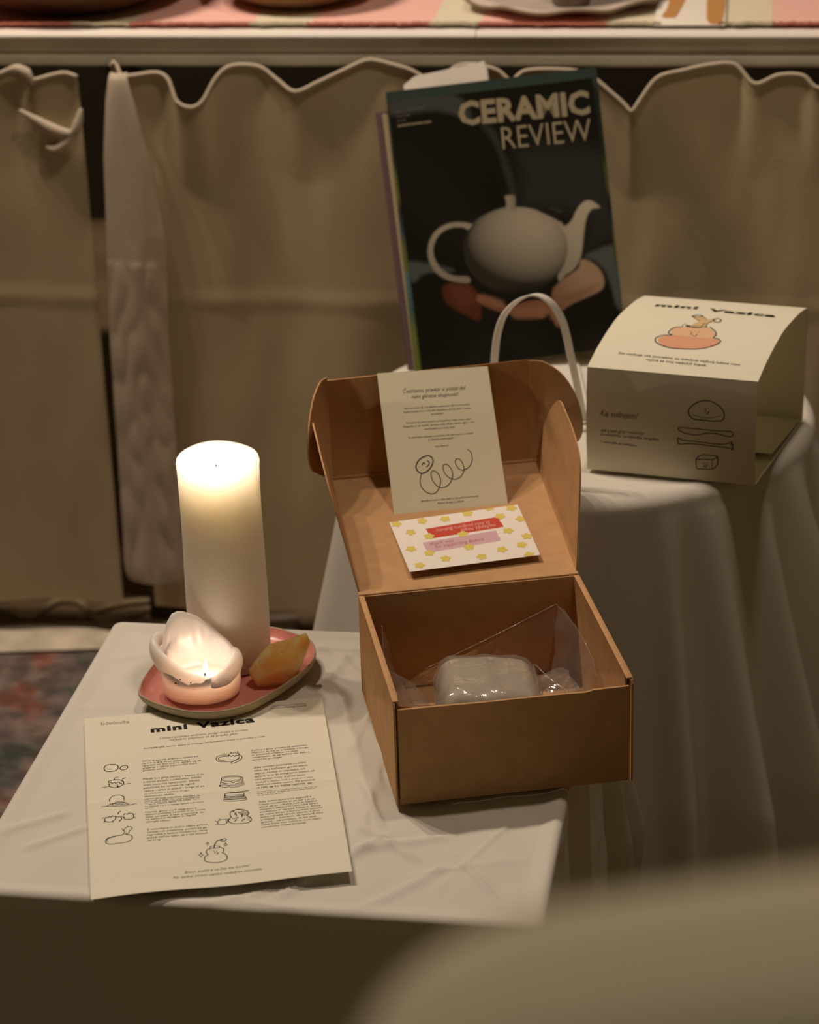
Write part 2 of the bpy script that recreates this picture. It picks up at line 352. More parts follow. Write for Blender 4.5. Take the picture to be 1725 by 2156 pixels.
# ------------------------------------------------------------------ traced lettering and drawings (millimetres on each sheet)
PAPER_STROKES= [(0.8,1,[(15.3,89.5),(17.5,85.2),(22.3,84.7),(26.2,86.9),(27.2,91.2),(25.3,95.6),(21.3,96.8),(16.6,95.2)]),(0.8,1,[(28.8,92.2),(30.9,89.2),(34.0,89.1),(35.2,91.8),(34.1,94.9),(31.4,96.0),(29.3,95.0)]),(0.6,0,[(12.3,122.2),(15.3,122.0),(18.7,121.6)]),(0.6,0,[(30.7,120.7),(34.1,120.1),(36.7,120.0)]),(0.8,0,[(18.6,117.3),(19.0,121.4),(21.9,124.1),(25.9,124.6),(29.3,122.1),(31.1,118.4),(30.2,115.3)]),(0.8,0,[(17.8,114.4),(19.6,112.1),(23.6,111.5),(28.2,112.7),(30.8,115.6),(31.3,117.8)]),(0.7,0,[(18.2,113.2),(19.1,116.0),(20.8,114.7),(21.4,117.2),(23.5,115.5),(24.4,117.7),(26.8,115.5),(28.4,119.2),(29.4,118.1)]),(0.7,0,[(22.9,111.1),(24.3,108.3),(26.5,107.0)]),(0.7,0,[(29.6,113.4),(31.0,111.0),(33.3,110.1)]),(0.6,0,[(25.7,118.7),(25.8,124.0)]),(0.6,0,[(25.0,121.9),(25.8,124.3),(26.8,122.2)]),(0.8,0,[(18.5,148.0),(18.8,143.2),(20.9,138.7),(24.2,137.3),(28.2,138.5),(30.4,142.2),(30.6,148.6)]),(0.6,0,[(11.4,154.5),(16.5,154.4),(21.8,155.7),(28.4,156.3),(33.7,156.3),(40.8,155.1)]),(0.6,0,[(16.5,154.4),(18.6,152.4),(22.5,151.4),(25.9,150.5),(29.8,151.3),(33.7,154.1),(35.0,156.0)]),(0.5,0,[(20.2,153.6),(22.5,154.6),(25.8,154.2),(29.1,154.1),(33.7,155.0)]),(0.5,0,[(20.2,153.6),(21.9,151.7),(24.5,153.1),(27.2,152.4),(30.5,152.5)]),(0.5,0,[(11.5,173.5),(12.5,172.0),(14.1,172.3)]),(0.5,0,[(23.3,172.5),(29.2,172.4)]),(0.5,0,[(23.0,173.2),(29.2,174.2)]),(0.5,0,[(37.8,171.9),(39.5,171.8)]),(0.8,1,[(14.1,174.2),(15.1,171.9),(16.4,172.8),(17.5,170.8),(19.1,172.4),(20.1,170.5),(21.7,172.1),(22.7,171.4),(22.7,175.3),(21.2,178.2),(18.5,180.0),(15.3,179.1),(13.7,176.5)]),(0.6,0,[(14.1,177.5),(13.2,180.5)]),(0.6,0,[(20.4,179.4),(19.9,181.9)]),(0.8,0,[(29.6,171.5),(30.6,169.1),(32.6,170.8),(33.6,169.1),(35.9,169.8),(37.5,171.8),(37.8,175.8),(36.3,178.4),(33.0,178.8),(30.4,177.8),(29.5,174.5),(30.5,174.9)]),(0.6,0,[(37.8,175.1),(39.1,177.9)]),(0.6,0,[(33.8,178.8),(34.1,180.3)]),(0.9,0,[(27.5,165.0),(26.1,165.2),(24.8,169.3)]),(0.9,0,[(27.5,174.3),(27.4,177.6),(25.4,181.0)]),(0.8,0,[(27.1,203.1),(21.9,203.3),(16.0,205.3),(13.8,209.3),(14.5,213.8),(18.9,215.7),(24.1,215.3),(30.6,215.1),(34.6,212.2),(35.7,208.0),(34.2,204.5),(31.0,203.2)]),(0.6,0,[(15.2,211.4),(14.9,208.2),(17.3,205.3),(21.8,204.2)]),(0.7,0,[(27.1,203.5),(29.5,199.1),(29.2,195.3),(31.0,191.8),(33.9,191.1),(36.0,193.4),(35.1,195.8),(33.8,196.8),(32.7,201.0),(30.3,203.1)]),(0.6,0,[(32.0,189.2),(32.5,191.1)]),(0.6,0,[(27.2,192.6),(28.9,196.7)]),(0.5,0,[(29.8,199.8),(31.3,202.0),(28.7,202.8)]),(0.7,0,[(122.9,88.3),(117.5,86.8),(112.6,87.9),(111.0,92.1),(112.8,96.6),(118.9,98.6),(125.7,98.5),(130.0,95.5),(131.0,91.5)]),(0.6,0,[(121.4,89.7),(116.6,89.0),(113.4,90.9),(113.6,94.4),(119.6,97.6)]),(0.7,0,[(130.8,88.7),(133.0,91.9),(132.0,97.3),(127.6,101.3),(124.1,102.4),(123.5,100.9),(126.4,98.3),(130.1,94.8)]),(0.7,0,[(122.4,85.7),(125.9,84.7),(129.9,85.7),(130.9,87.3),(129.7,90.6),(128.4,88.9),(127.2,90.8),(125.6,88.8),(124.2,90.2),(122.9,88.5),(121.4,89.7),(122.3,86.3)]),(0.6,0,[(123.6,82.4),(124.8,85.4)]),(0.6,0,[(129.8,82.2),(130.3,85.1)]),(0.7,1,[(113.9,126.0),(116.7,123.8),(122.2,123.5),(127.6,124.6),(130.9,127.3),(131.7,130.8),(129.1,133.0),(125.0,134.0),(122.9,135.2),(121.0,132.8),(117.0,131.3),(114.1,128.7)]),(0.6,0,[(115.7,128.3),(116.6,125.8),(122.1,125.3),(128.2,126.5),(130.4,128.8),(128.6,131.2),(124.5,131.4),(121.7,132.5)]),(0.7,0,[(113.6,128.6),(113.2,131.9),(116.8,135.3),(122.8,137.3),(128.9,136.6),(131.9,132.6)]),(0.7,0,[(113.0,131.5),(112.7,134.5),(116.6,137.6),(122.6,139.6),(128.8,138.8),(132.1,135.1)]),(0.7,0,[(112.5,134.3),(112.1,137.1),(116.5,139.8),(122.5,141.8),(128.7,140.9),(132.4,137.6)]),(0.7,0,[(111.9,137.2),(111.6,139.7),(116.4,142.1),(122.4,144.1),(128.5,143.0),(132.6,140.1)]),(0.6,1,[(115.1,154.4),(115.9,152.9),(122.5,152.8),(130.1,154.1),(131.0,156.2),(130.0,158.3),(122.2,157.8),(115.5,157.0)]),(0.6,1,[(114.7,157.0),(115.5,155.7),(122.3,156.0),(129.7,156.7),(130.6,158.8),(129.7,160.6),(122.1,160.5),(115.1,159.4)]),(0.6,1,[(114.2,159.6),(114.9,158.5),(122.1,159.2),(131.2,159.6),(132.1,161.8),(131.2,163.3),(121.9,163.1),(114.6,161.6)]),(0.6,1,[(113.9,162.2),(114.6,161.4),(122.0,162.3),(131.7,162.4),(132.6,164.6),(131.7,165.8),(121.8,165.7),(114.3,164.0)]),(0.6,0,[(116.4,152.7),(119.8,152.3),(123.9,152.6),(127.3,152.2),(135.1,152.1)]),(0.8,1,[(118.0,189.9),(117.5,187.2),(118.0,183.4),(120.9,180.7),(124.9,179.8),(129.5,181.5),(132.6,185.7),(132.9,189.6),(131.3,191.3),(134.0,195.1),(134.4,199.7),(131.5,203.0),(126.2,203.2),(119.6,201.9),(116.1,198.6),(115.9,194.7),(117.9,191.8)]),(0.6,1,[(120.1,182.5),(123.6,180.3),(127.5,182.0),(129.3,184.3),(125.3,184.6),(122.0,183.9)]),(0.9,0,[(121.4,188.0),(122.2,185.5),(122.6,190.2)]),(0.9,0,[(127.8,187.3),(126.9,193.0)]),(0.9,0,[(122.6,196.0),(120.5,198.8)]),(0.9,0,[(129.3,195.8),(126.4,199.4)]),(0.6,0,[(118.5,192.6),(121.4,194.5),(124.1,193.1),(121.5,191.9)]),(0.4,0,[(124.0,184.6),(128.6,186.3),(132.6,186.3)]),(0.4,0,[(124.6,186.0),(128.5,187.6),(132.5,187.8)]),(0.4,0,[(125.1,187.4),(128.4,188.9),(132.4,189.4)]),(0.4,0,[(125.7,188.8),(128.3,190.2),(132.3,190.9)]),(0.4,0,[(130.8,193.8),(132.7,195.2),(134.1,196.4)]),(0.4,0,[(130.6,195.8),(132.6,197.2),(133.9,198.4)]),(0.4,0,[(130.5,197.9),(132.4,199.3),(133.8,200.5)]),(0.7,0,[(116.8,193.6),(114.8,193.8),(110.8,193.7),(108.1,194.4),(106.3,197.3),(107.7,200.8),(111.0,201.5),(113.7,200.1),(114.6,195.7)]),(0.6,0,[(108.2,191.2),(109.1,193.3)]),(0.6,0,[(104.4,194.3),(106.3,196.9)]),(0.6,0,[(104.1,199.8),(106.7,200.6)]),(0.5,0,[(114.6,195.7),(117.7,195.0)]),(0.8,0,[(97.9,237.6),(95.7,239.0),(94.7,242.9),(96.0,246.6),(93.3,249.5),(92.9,254.3),(95.0,257.7),(100.7,259.9),(106.4,259.7),(110.5,257.1),(111.3,252.5),(109.9,248.1),(107.6,245.5),(109.1,243.1),(109.0,239.6),(105.9,236.5)]),(0.7,1,[(97.9,237.6),(98.8,234.7),(102.1,234.0),(105.6,235.0),(105.9,236.5),(102.6,237.7),(99.4,237.1)]),(0.9,0,[(101.5,237.4),(102.2,232.0),(104.6,226.9),(107.0,225.9)]),(0.7,1,[(107.0,225.9),(108.7,224.5),(111.6,224.5),(112.1,226.3),(110.7,228.2),(108.5,228.1)]),(0.8,0,[(107.5,226.5),(108.7,225.3),(109.1,227.1)]),(0.8,0,[(101.1,241.5),(101.1,242.4)]),(0.8,0,[(103.4,241.7),(103.5,242.6)]),(0.6,0,[(102.3,243.1),(101.6,244.7),(102.5,245.5)]),(0.8,0,[(102.8,246.9),(103.9,246.6),(104.2,244.4)]),(0.6,2,[(96.7,226.7),(97.0,228.7),(97.9,229.7),(96.9,230.3),(96.4,232.2),(96.0,230.2),(95.1,229.1),(96.1,228.5)]),(0.6,2,[(111.3,230.7),(111.6,232.9),(112.7,234.1),(111.5,234.8),(110.9,236.8),(110.6,234.6),(109.5,233.4),(110.7,232.8)]),(0.6,2,[(90.5,242.1),(91.0,245.1),(92.4,246.6),(90.8,247.5),(90.1,250.2),(89.6,247.3),(88.1,245.7),(89.7,244.8)])]
PAPER_TEXT= [('biskvit',14.3,13.5,38.7,14.8,5.5,'outline'),('mini',57.1,35.6,89.2,34.7,9,'heavy'),('Vazica',96.9,35.6,148.1,34.1,10,'heavy'),('NAVODILA IN NAPUTKI',164.9,10.0,195.4,10.7,2.6,'sans'),('ZA USTVARJANJE DOMA',162.6,13.5,195.3,14.5,2.6,'sans'),('Ustvari prijeten ambient, prižgi svojo trenutno',64.3,48.8,141.2,48.3,4.2,'ital'),('najljubšo playlisto in se predaj glini.',72.7,53.3,132.0,53.3,4.2,'ital'),('POTREBUJEŠ: leseno desko za podlago (ali bombažno krpo) in posodico z vodo',50.0,64.0,155.1,62.2,2.8,'sans'),('Glino iz paketa približno razporedi',47.8,85.8,96.1,85.5,3.2,'sans'),('na 1/5 in 4/5. Prvo petino boš',47.8,89.8,88.5,90.4,3.2,'sans'),('uporabil za dno vazice, ostalo pa za',47.8,93.7,97.8,93.4,3.2,'sans'),('grajenje v višino s pomočjo malih',47.8,97.7,94.8,97.2,3.2,'sans'),('glinenih kačic.',47.8,101.6,67.6,101.2,3.2,'sans'),('Manjši kos gline oblikuj v kepico in jo',47.6,116.5,99.0,116.9,3.4,'sans'),('z dlanjo potlači v palačinko, debelo',47.6,121.6,96.8,121.6,3.4,'sans'),('malo manj kot centimeter. Oblika',47.7,126.7,95.1,126.7,3.4,'sans'),('palačinke bo vplivala na izgled',47.7,131.7,90.3,131.4,3.4,'sans'),('vazice - lahko jo pustiš v krogu ali pa',47.8,136.7,98.5,136.8,3.4,'sans'),('jo oblikuješ v kakšno drugo',47.8,141.7,85.4,141.9,3.4,'sans'),('samosvojo obliko.',47.8,146.7,73.1,147.2,3.4,'sans'),('Lahko jo tudi nekoliko stanjšaš na',47.7,151.2,94.3,152.5,2.3,'sans'),('robovih, a pazi, da ne bo pretanka.',47.7,153.9,94.4,154.9,2.3,'sans'),('Če se glina suši, jo navlaži z malo',47.7,156.6,87.2,156.4,2.3,'sans'),('vode in robove zgladi s prstom. Tako',47.7,159.3,93.6,157.1,2.3,'sans'),('bo osnova trdna in lepega izgleda tudi vazica',47.6,162.0,96.7,162.5,2.3,'sans'),('sama.',47.6,164.7,55.7,165.1,2.3,'sans'),('Nemaj, glino med valjanjem z',47.6,171.6,90.3,171.8,3.0,'sans'),('dlanmi potiskaj navzdol in jo hkrati',47.6,175.5,97.3,175.3,3.0,'sans'),('vleci narazen. S tem preprečiš, da',47.6,179.4,95.8,179.7,3.0,'sans'),('se kačica prepogne in izgubi',47.7,183.3,89.0,182.7,3.0,'sans'),('okroglo obliko.',47.7,187.2,68.1,187.9,3.0,'sans'),('Z namočeno in dobro ožeto gobico',47.9,199.7,98.3,199.9,3.2,'sans'),('navlaži rob palačinke, potem pa ga',47.9,204.1,97.0,204.5,3.2,'sans'),('napraskaj z leseno modelirko. Nanj',47.8,208.5,97.1,208.9,3.2,'sans'),('položi kačico tako, da z njo skleneš',47.8,212.9,97.4,213.4,3.2,'sans'),('cel krog.',47.8,217.3,58.8,217.5,3.2,'sans'),('Kačico s prsti pritisni na palačinko.',141.8,85.0,190.7,85.2,3.2,'sans'),('Najbolje je, če se premikaš v krogu',141.7,89.1,190.8,89.2,3.2,'sans'),('in pritisneš približno na vsak',141.7,93.2,181.5,93.3,3.2,'sans'),('centimeter, da se kačica res dobro',141.6,97.3,191.3,97.4,3.2,'sans'),('zalepi na podlago.',141.5,101.4,167.3,101.4,3.2,'sans'),('Zdaj celoten postopek nadaljuj',141.9,115.1,186.5,114.6,3.4,'sans'),('tako, da s kačicami gradiš steno',141.9,120.2,187.8,120.0,3.4,'sans'),('vazice: navlaži in napraskaj vrh',141.8,125.3,185.4,125.4,3.4,'sans'),('kačice, ki je že prilepljena, potem pa',141.8,130.5,193.0,130.2,3.4,'sans'),('nanj prilepi novo. Kačice lahko',141.7,135.5,184.6,135.8,3.4,'sans'),('stiskaš v obliko tudi s prsti in s tem',141.7,140.6,190.6,141.5,3.4,'sans'),('oblikuješ obliko vazice. Če pritiskaš',141.7,145.7,191.8,147.1,3.4,'sans'),('na rob, se bo vazica razširila, ob',141.6,150.7,189.0,152.0,3.4,'sans'),('Če želiš ozek vrat, pritiskaj navznoter. Ne hiti, če',142.1,156.2,193.0,157.4,2.0,'sans'),('se glina preveč upogiba, počakaj nekaj minut in',142.1,158.7,191.4,159.5,2.0,'sans'),('jo pusti na zraku.',142.1,161.3,164.6,162.0,2.0,'sans'),('Zdaj lahko zunanjost zagladiš z',142.4,173.1,186.9,173.1,3.2,'sans'),('leseno modelirko ali pa kar s prsti,',142.4,177.3,190.0,177.3,3.2,'sans'),('lahko pa se odločiš tudi za kakšno',142.3,181.5,191.0,181.1,3.2,'sans'),('zanimivo teksturo! Uporabiš lahko',142.3,185.6,191.7,184.9,3.2,'sans'),('modelirko in narediš luknjice, črtice',142.3,189.8,193.4,189.0,3.2,'sans'),('ali nekaj vmes, s kuhinjskimi vilicami',142.3,193.9,194.4,193.1,3.2,'sans'),('lahko narediš valovit vzorec, s prsti',142.3,198.1,192.1,197.1,3.2,'sans'),('pritiskaš v površino, da ustvariš mini',142.3,202.2,194.2,201.2,3.2,'sans'),('gubice... verjamemo, da bo vsak',142.3,206.3,188.6,206.0,3.2,'sans'),('našel čisto nov način in svoji vazici',142.2,210.4,192.0,210.2,3.2,'sans'),('inovativno vnesel življenje.',142.2,214.4,179.6,214.6,3.2,'sans'),('Bravo, prebil si se čez vse korake!',76.0,272.5,128.9,271.6,4.6,'ital'),('Na zadnji strani najdeš nadaljnja navodila.',66.0,279.0,138.4,279.1,4.6,'ital')]
CARD_STROKES= [(1.1,1,[(29.4,108.6),(26.5,106.6),(25.1,102.9),(25.8,98.9),(29.0,94.3),(34.5,91.3),(38.5,91.2),(41.1,94.1),(41.3,97.7),(39.1,102.4),(35.5,106.5),(31.7,108.4)]),(0.75,0,[(29.3,108.9),(27.3,115.1),(27.2,120.4),(29.4,125.9),(33.2,129.6),(37.4,130.7),(41.2,128.8),(44.1,124.2),(45.9,118.6),(45.4,112.8),(43.1,108.6),(40.1,107.2),(38.1,109.0),(38.0,114.3),(39.9,119.8),(43.3,124.1),(47.1,125.1),(51.6,123.6),(55.3,119.5),(57.6,113.5),(57.2,107.3),(54.9,102.7),(52.3,101.2),(50.0,102.6),(49.7,106.5),(51.1,111.6),(54.5,115.9),(58.7,117.7),(63.2,116.7),(66.8,113.1),(68.9,107.9),(68.5,102.5),(66.3,97.8),(63.6,96.6),(61.8,98.7),(62.1,102.8),(64.0,107.0),(67.3,108.9),(71.4,107.9),(75.1,104.5),(77.5,99.7),(78.0,93.9),(76.8,90.2),(74.7,87.7)]),(0.9,0,[(30.7,100.3),(32.6,97.8),(33.7,99.7)]),(0.9,0,[(36.2,95.9),(37.5,97.8),(37.0,100.4),(34.6,102.4)]),(1.2,0,[(27.9,101.8),(28.4,101.9)]),(1.2,0,[(31.1,104.6),(31.5,104.7)])]
CARD_TEXT= [('Čestitamo, pravkar si postal del',21.9,23.2,80.9,23.6,5.2,'ital'),('naše glinene skupnosti!',29.4,29.5,73.4,30.1,5.2,'ital'),('Zelo smo veseli, da si se odločil za ustvarjanje z glino in na ta način',20.8,40.3,82.6,40.8,2.3,'sans'),('vnesel trenutek miru v svoj dan, verjamemo, da boš užival v vsakem',19.6,44.1,83.3,44.8,2.3,'sans'),('projektu.',45.7,48.3,56.9,48.3,2.3,'sans'),('Ko boš svojo vazico ustvaril, jo fotografiraj in deli z nami, objavi',21.5,55.8,81.9,56.4,2.3,'sans'),('fotografijo in nas označi, da bomo lahko skupaj uživali v glini — ker',17.9,59.6,84.8,60.1,2.3,'sans'),('ustvarjanje povezuje ljudi',37.0,63.6,65.6,63.9,2.3,'sans'),('Če imaš kakšno vprašanje o ustvarjanju, nam piši na naslov, z veseljem',21.3,71.5,82.2,71.8,2.3,'sans'),('ti bomo pomagali!',39.5,75.1,63.4,75.2,2.3,'sans'),('tvoj Biskvit',45.1,82.8,57.6,82.7,2.3,'sans'),('Navodila za vazico in ideje najdeš na naši spletni strani in profilu',25.8,137.8,78.8,138.0,2.3,'sans'),('Biskvit Studio, Ljubljana',40.8,141.6,64.7,141.7,2.3,'sans')]
FLOWERS= [(5.9,4.4),(31.1,5.4),(53.2,7.2),(76.1,3.2),(97.4,-1.0),(118.0,4.5),(104.6,15.2),(122.0,23.9),(106.0,40.1),(120.5,52.8),(112.5,65.4),(93.0,68.8),(115.3,82.9),(71.9,75.7),(64.2,57.9),(25.4,59.1),(38.3,71.3),(11.7,76.7),(10.0,48.3),(16.1,21.2),(31.7,31.9),(63.8,35.7)]
RED= [(31.4,18.8),(99.6,15.6),(102.7,19.1),(102.5,23.8),(103.4,25.6),(103.4,29.6),(103.8,32.9),(33.7,35.9),(36.5,32.6),(34.4,28.1),(32.2,25.9),(32.1,22.7)]
LILAC= [(23.1,40.6),(95.2,36.9),(95.4,41.2),(95.0,46.7),(95.9,50.1),(95.2,54.6),(24.9,57.9),(23.8,51.2)]
POST_TEXT= [('za vašo podporo Biskvitu',93.4,20.5,40.5,22.0,6.5,'w'),('najlepša hvala',97.1,26.2,63.6,27.1,6.5,'w'),('thank you',29.8,47.0,53.2,45.9,6.5,'r'),('for supporting Biskvit',33.1,52.6,80.9,50.6,6.5,'r')]
COVER= {'body': [(170.6,111.6),(168.3,102.3),(164.0,93.7),(157.8,86.0),(150.0,79.6),(140.9,74.6),(130.8,71.4),(120.1,69.9),(109.2,70.3),(98.5,72.5),(88.5,76.5),(79.5,82.1),(71.9,89.1),(65.9,97.2),(61.8,106.1),(59.8,115.5),(60.0,125.0),(62.1,133.5),(66.3,141.5),(72.4,148.5),(80.1,154.4),(89.2,158.9),(99.2,161.9),(109.9,163.2),(120.8,162.7),(131.5,160.6),(141.6,156.8),(150.6,151.5),(158.3,145.0),(164.4,137.4),(168.5,129.1),(170.6,120.4)],'shoulder': [(84.4,151.5),(100.3,160.6),(111.5,162.0),(128.0,160.9),(140.4,157.6),(147.3,153.1),(161.0,145.0),(167.3,136.8),(160.5,126.6),(87.9,135.4)],'knob': [(111.4,175.3),(116.6,175.8),(121.9,174.0),(121.1,161.8),(122.2,158.9),(110.4,160.3),(111.9,167.5)],'handle': [(74.0,149.0),(60.8,153.4),(46.1,153.3),(32.4,146.7),(24.6,135.7),(21.7,123.2),(24.1,110.1),(31.9,99.0),(43.9,92.0),(61.7,88.0),(61.6,94.5),(48.2,97.0),(37.8,102.5),(30.8,112.0),(27.7,124.3),(31.0,135.9),(39.5,144.9),(51.0,148.7),(61.9,147.8),(68.8,144.2)],'spout': [(164.7,138.1),(170.9,136.0),(178.9,141.0),(186.9,152.9),(194.1,159.0),(200.7,160.1),(207.5,155.6),(210.8,150.8),(203.2,150.9),(197.0,145.2),(192.4,133.8),(188.5,117.7),(184.1,101.7),(176.1,89.7),(166.2,84.5),(156.6,81.1)],'rhand': [(148.3,66.4),(152.8,73.3),(165.9,81.8),(179.7,89.3),(183.6,98.0),(191.7,96.1),(201.5,86.7),(205.6,75.1),(202.4,64.5),(188.8,58.7),(167.6,52.1),(152.0,44.8),(147.9,56.4)],'fing': [(69.1,73.3),(79.8,71.1),(89.9,63.4),(102.1,58.3),(124.6,61.1),(148.1,58.2),(162.4,54.6),(153.1,46.5),(153.3,33.6),(148.4,31.5),(145.8,40.1),(138.4,46.5),(135.0,41.4),(124.3,44.5),(106.3,47.7),(86.9,54.6),(69.9,65.0)],'lhand': [(32.9,85.1),(39.9,89.8),(59.8,87.3),(69.3,75.1),(71.6,63.8),(70.0,51.2),(65.8,47.1),(55.5,52.9),(40.3,64.0),(33.3,74.0)],'rcuff': [(188.6,101.1),(198.4,105.5),(222.7,108.0),(223.8,72.9),(221.4,40.0),(214.9,46.4),(213.1,61.3),(208.3,82.1),(198.8,94.4)],'lcuff': [(-0.7,117.7),(17.3,114.6),(45.5,104.7),(39.6,102.3),(15.9,103.7),(4.0,96.0),(-0.8,102.1)],'fold': [(107.8,249.0),(114.6,229.8),(121.8,199.4),(123.3,175.3),(119.3,164.8),(114.1,196.7),(107.3,230.6),(95.6,254.2)],'shade': [(131.8,220.3),(172.7,222.8),(222.7,209.5),(226.7,168.4),(223.9,124.5),(191.6,110.0),(195.5,140.8),(163.9,153.8),(128.3,163.7),(132.2,194.5)],'title': [(68.9,254.6),(211.4,251.4),(77.2,284.0)],'CERAMIC': [(71.5,256.1),(211.8,252.3)],'CERtop': [(74.2,281.6),(212.8,279.8)],'REVIEW': [(114.8,224.6),(206.8,222.8)],'REVtop': [(114.5,251.0),(211.1,249.6)],'s1': [(6.9,277.6),(36.9,278.1)],'s2': [(6.8,272.5),(21.5,272.6)],'s3': [(6.8,267.5),(16.3,267.7)],'s4': [(6.5,262.6),(43.0,263.0)]}
SLEEVE_TEXT= [('mini',24.0,234.3,66.3,235.4,11,'heavy'),('Vazica',76.8,232.0,144.3,228.7,11,'heavy'),('Set vsebuje vse potrebno za izdelavo najbolj luštne mini',22.8,127.4,139.5,125.2,4.2,'sans'),('vazice za tvoj najljubši šopek.',51.2,121.3,110.2,120.2,4.2,'sans'),('Kaj vsebujem?',13.8,57.9,50.4,57.9,8,'ital'),('400 g bele gline v pakiranju',14.2,41.7,56.1,42.8,3.4,'sans'),('2x modelirka, 1x nabodalo, 1x gobica',13.8,37.8,70.7,37.8,3.4,'sans'),('+ navodila za izdelavo',13.8,30.0,48.8,29.5,3.4,'sans')]
SLEEVE_STROKES= [(0.9,1,[(99.2,67.3),(98.4,70.7),(100.4,74.6),(105.3,79.0),(111.4,81.8),(117.9,82.4),(124.4,80.1),(129.7,76.2),(132.5,71.8),(132.1,66.8),(129.7,64.0),(122.8,62.9),(112.2,62.9),(103.3,63.4)]),(0.4,0,[(102.1,67.3),(108.6,66.2),(116.3,65.7),(123.6,66.8),(129.3,69.0)]),(0.6,0,[(113.8,75.7),(114.3,74.6)]),(0.6,0,[(117.1,75.7),(117.1,74.6)]),(0.5,0,[(115.5,74.6),(114.3,71.8),(115.5,71.8)]),(0.8,0,[(115.5,69.6),(117.1,70.1),(117.9,72.3)]),(0.7,1,[(89.0,51.7),(89.9,52.9),(93.1,53.4),(106.9,53.4),(123.2,53.4),(137.8,54.0),(141.1,52.9),(141.5,50.6),(139.1,49.0),(135.0,49.0),(126.4,50.6),(115.5,50.1),(109.4,47.9),(102.9,47.3),(95.1,48.4),(90.7,50.1)]),(0.9,0,[(88.6,42.8),(89.0,36.2)]),(0.7,0,[(88.6,42.8),(91.1,41.7),(94.7,40.6),(106.9,40.6),(119.9,40.1),(129.7,40.1),(135.0,41.2),(139.5,43.4)]),(0.7,0,[(89.0,36.2),(93.1,36.7),(100.8,37.8),(113.4,37.8),(126.4,37.3),(133.0,37.3),(138.2,36.7),(141.5,35.6)]),(0.8,0,[(139.5,43.4),(140.7,42.8),(139.5,41.2),(141.9,40.6),(140.3,39.0),(141.9,37.8),(140.7,36.7),(141.9,35.6)]),(0.7,2,[(106.1,22.3),(122.0,23.4),(121.6,12.8),(106.9,12.2)]),(0.7,0,[(106.1,22.3),(112.2,27.3),(126.9,27.3),(122.0,23.4)]),(0.7,0,[(126.9,27.3),(126.9,18.9),(122.4,13.4)]),(0.5,0,[(113.0,19.5),(113.4,18.4)]),(0.5,0,[(117.1,20.0),(117.5,18.9)]),(0.6,0,[(113.4,16.1),(115.9,15.0),(117.1,17.8)]),(0.4,0,[(115.5,18.4),(114.7,16.7)]),(0.5,0,[(67.9,184.2),(66.3,188.6),(69.1,190.9)]),(1.1,0,[(67.5,184.2),(60.6,181.4),(58.1,175.3),(58.5,169.7),(62.6,166.4),(54.5,164.7),(49.6,159.7),(51.2,152.5),(59.0,146.9),(69.9,143.6),(82.1,144.1),(93.9,145.8),(102.5,150.2),(109.4,156.9),(110.6,163.0),(106.9,166.9),(102.5,167.5),(103.3,173.6),(100.8,179.7),(95.1,185.9),(93.1,188.6)]),(1.2,1,[(68.3,212.0),(72.4,217.6),(78.1,214.8),(72.8,211.4)]),(1.2,1,[(90.7,207.0),(93.1,211.4),(98.0,208.1),(97.6,200.9),(93.5,202.0)]),(0.7,0,[(68.3,212.0),(75.2,204.2),(79.3,200.3)]),(0.7,0,[(78.1,214.8),(84.6,206.4)]),(0.6,0,[(91.9,202.5),(88.6,196.4),(89.4,188.1)]),(0.6,0,[(85.0,185.9),(85.0,192.0),(86.2,196.4)]),(0.8,0,[(77.3,176.4),(78.5,175.3)]),(0.8,0,[(85.0,176.4),(86.2,175.3)]),(0.7,0,[(80.1,175.3),(79.3,170.8),(81.3,170.3)]),(0.8,0,[(81.7,169.2),(85.0,168.0),(85.4,171.9)])]
SLEEVE_BLOB= [(69.5,184.7),(61.0,180.3),(59.4,174.7),(63.8,166.9),(56.1,164.2),(52.0,158.6),(52.9,153.6),(59.8,147.5),(70.7,144.7),(83.3,144.7),(93.9,146.3),(102.5,150.8),(108.6,157.5),(109.4,163.0),(106.1,165.8),(100.8,166.4),(102.5,173.1),(99.6,179.2),(93.9,185.3),(91.5,187.5),(81.3,183.6)]
SLEEVE_BLOBTOP= [(69.5,184.7),(61.0,180.3),(59.4,174.7),(63.8,166.9),(77.7,166.4),(90.7,165.8),(100.8,166.4),(102.5,173.1),(99.6,179.2),(93.9,185.3),(91.5,187.5),(81.3,183.6)]
SLEEVE_STEM= [(74.4,185.3),(76.0,193.1),(79.7,201.4),(75.2,204.2),(68.3,212.0),(76.8,215.3),(85.0,205.3),(89.9,209.8),(93.9,208.7),(91.9,202.5),(88.6,197.0),(88.6,186.4)]
SLEEVE_BLACK= [(69.1,189.2),(73.6,188.1),(91.1,188.6),(89.4,185.3),(80.1,183.6),(70.7,184.7)]
HEM_LEFT= [(-0.039,0.378),(-0.004,0.378),(0.019,0.386),(0.037,0.383),(0.041,0.373),(0.064,0.378),(0.087,0.381),(0.095,0.35),(0.098,0.33)]
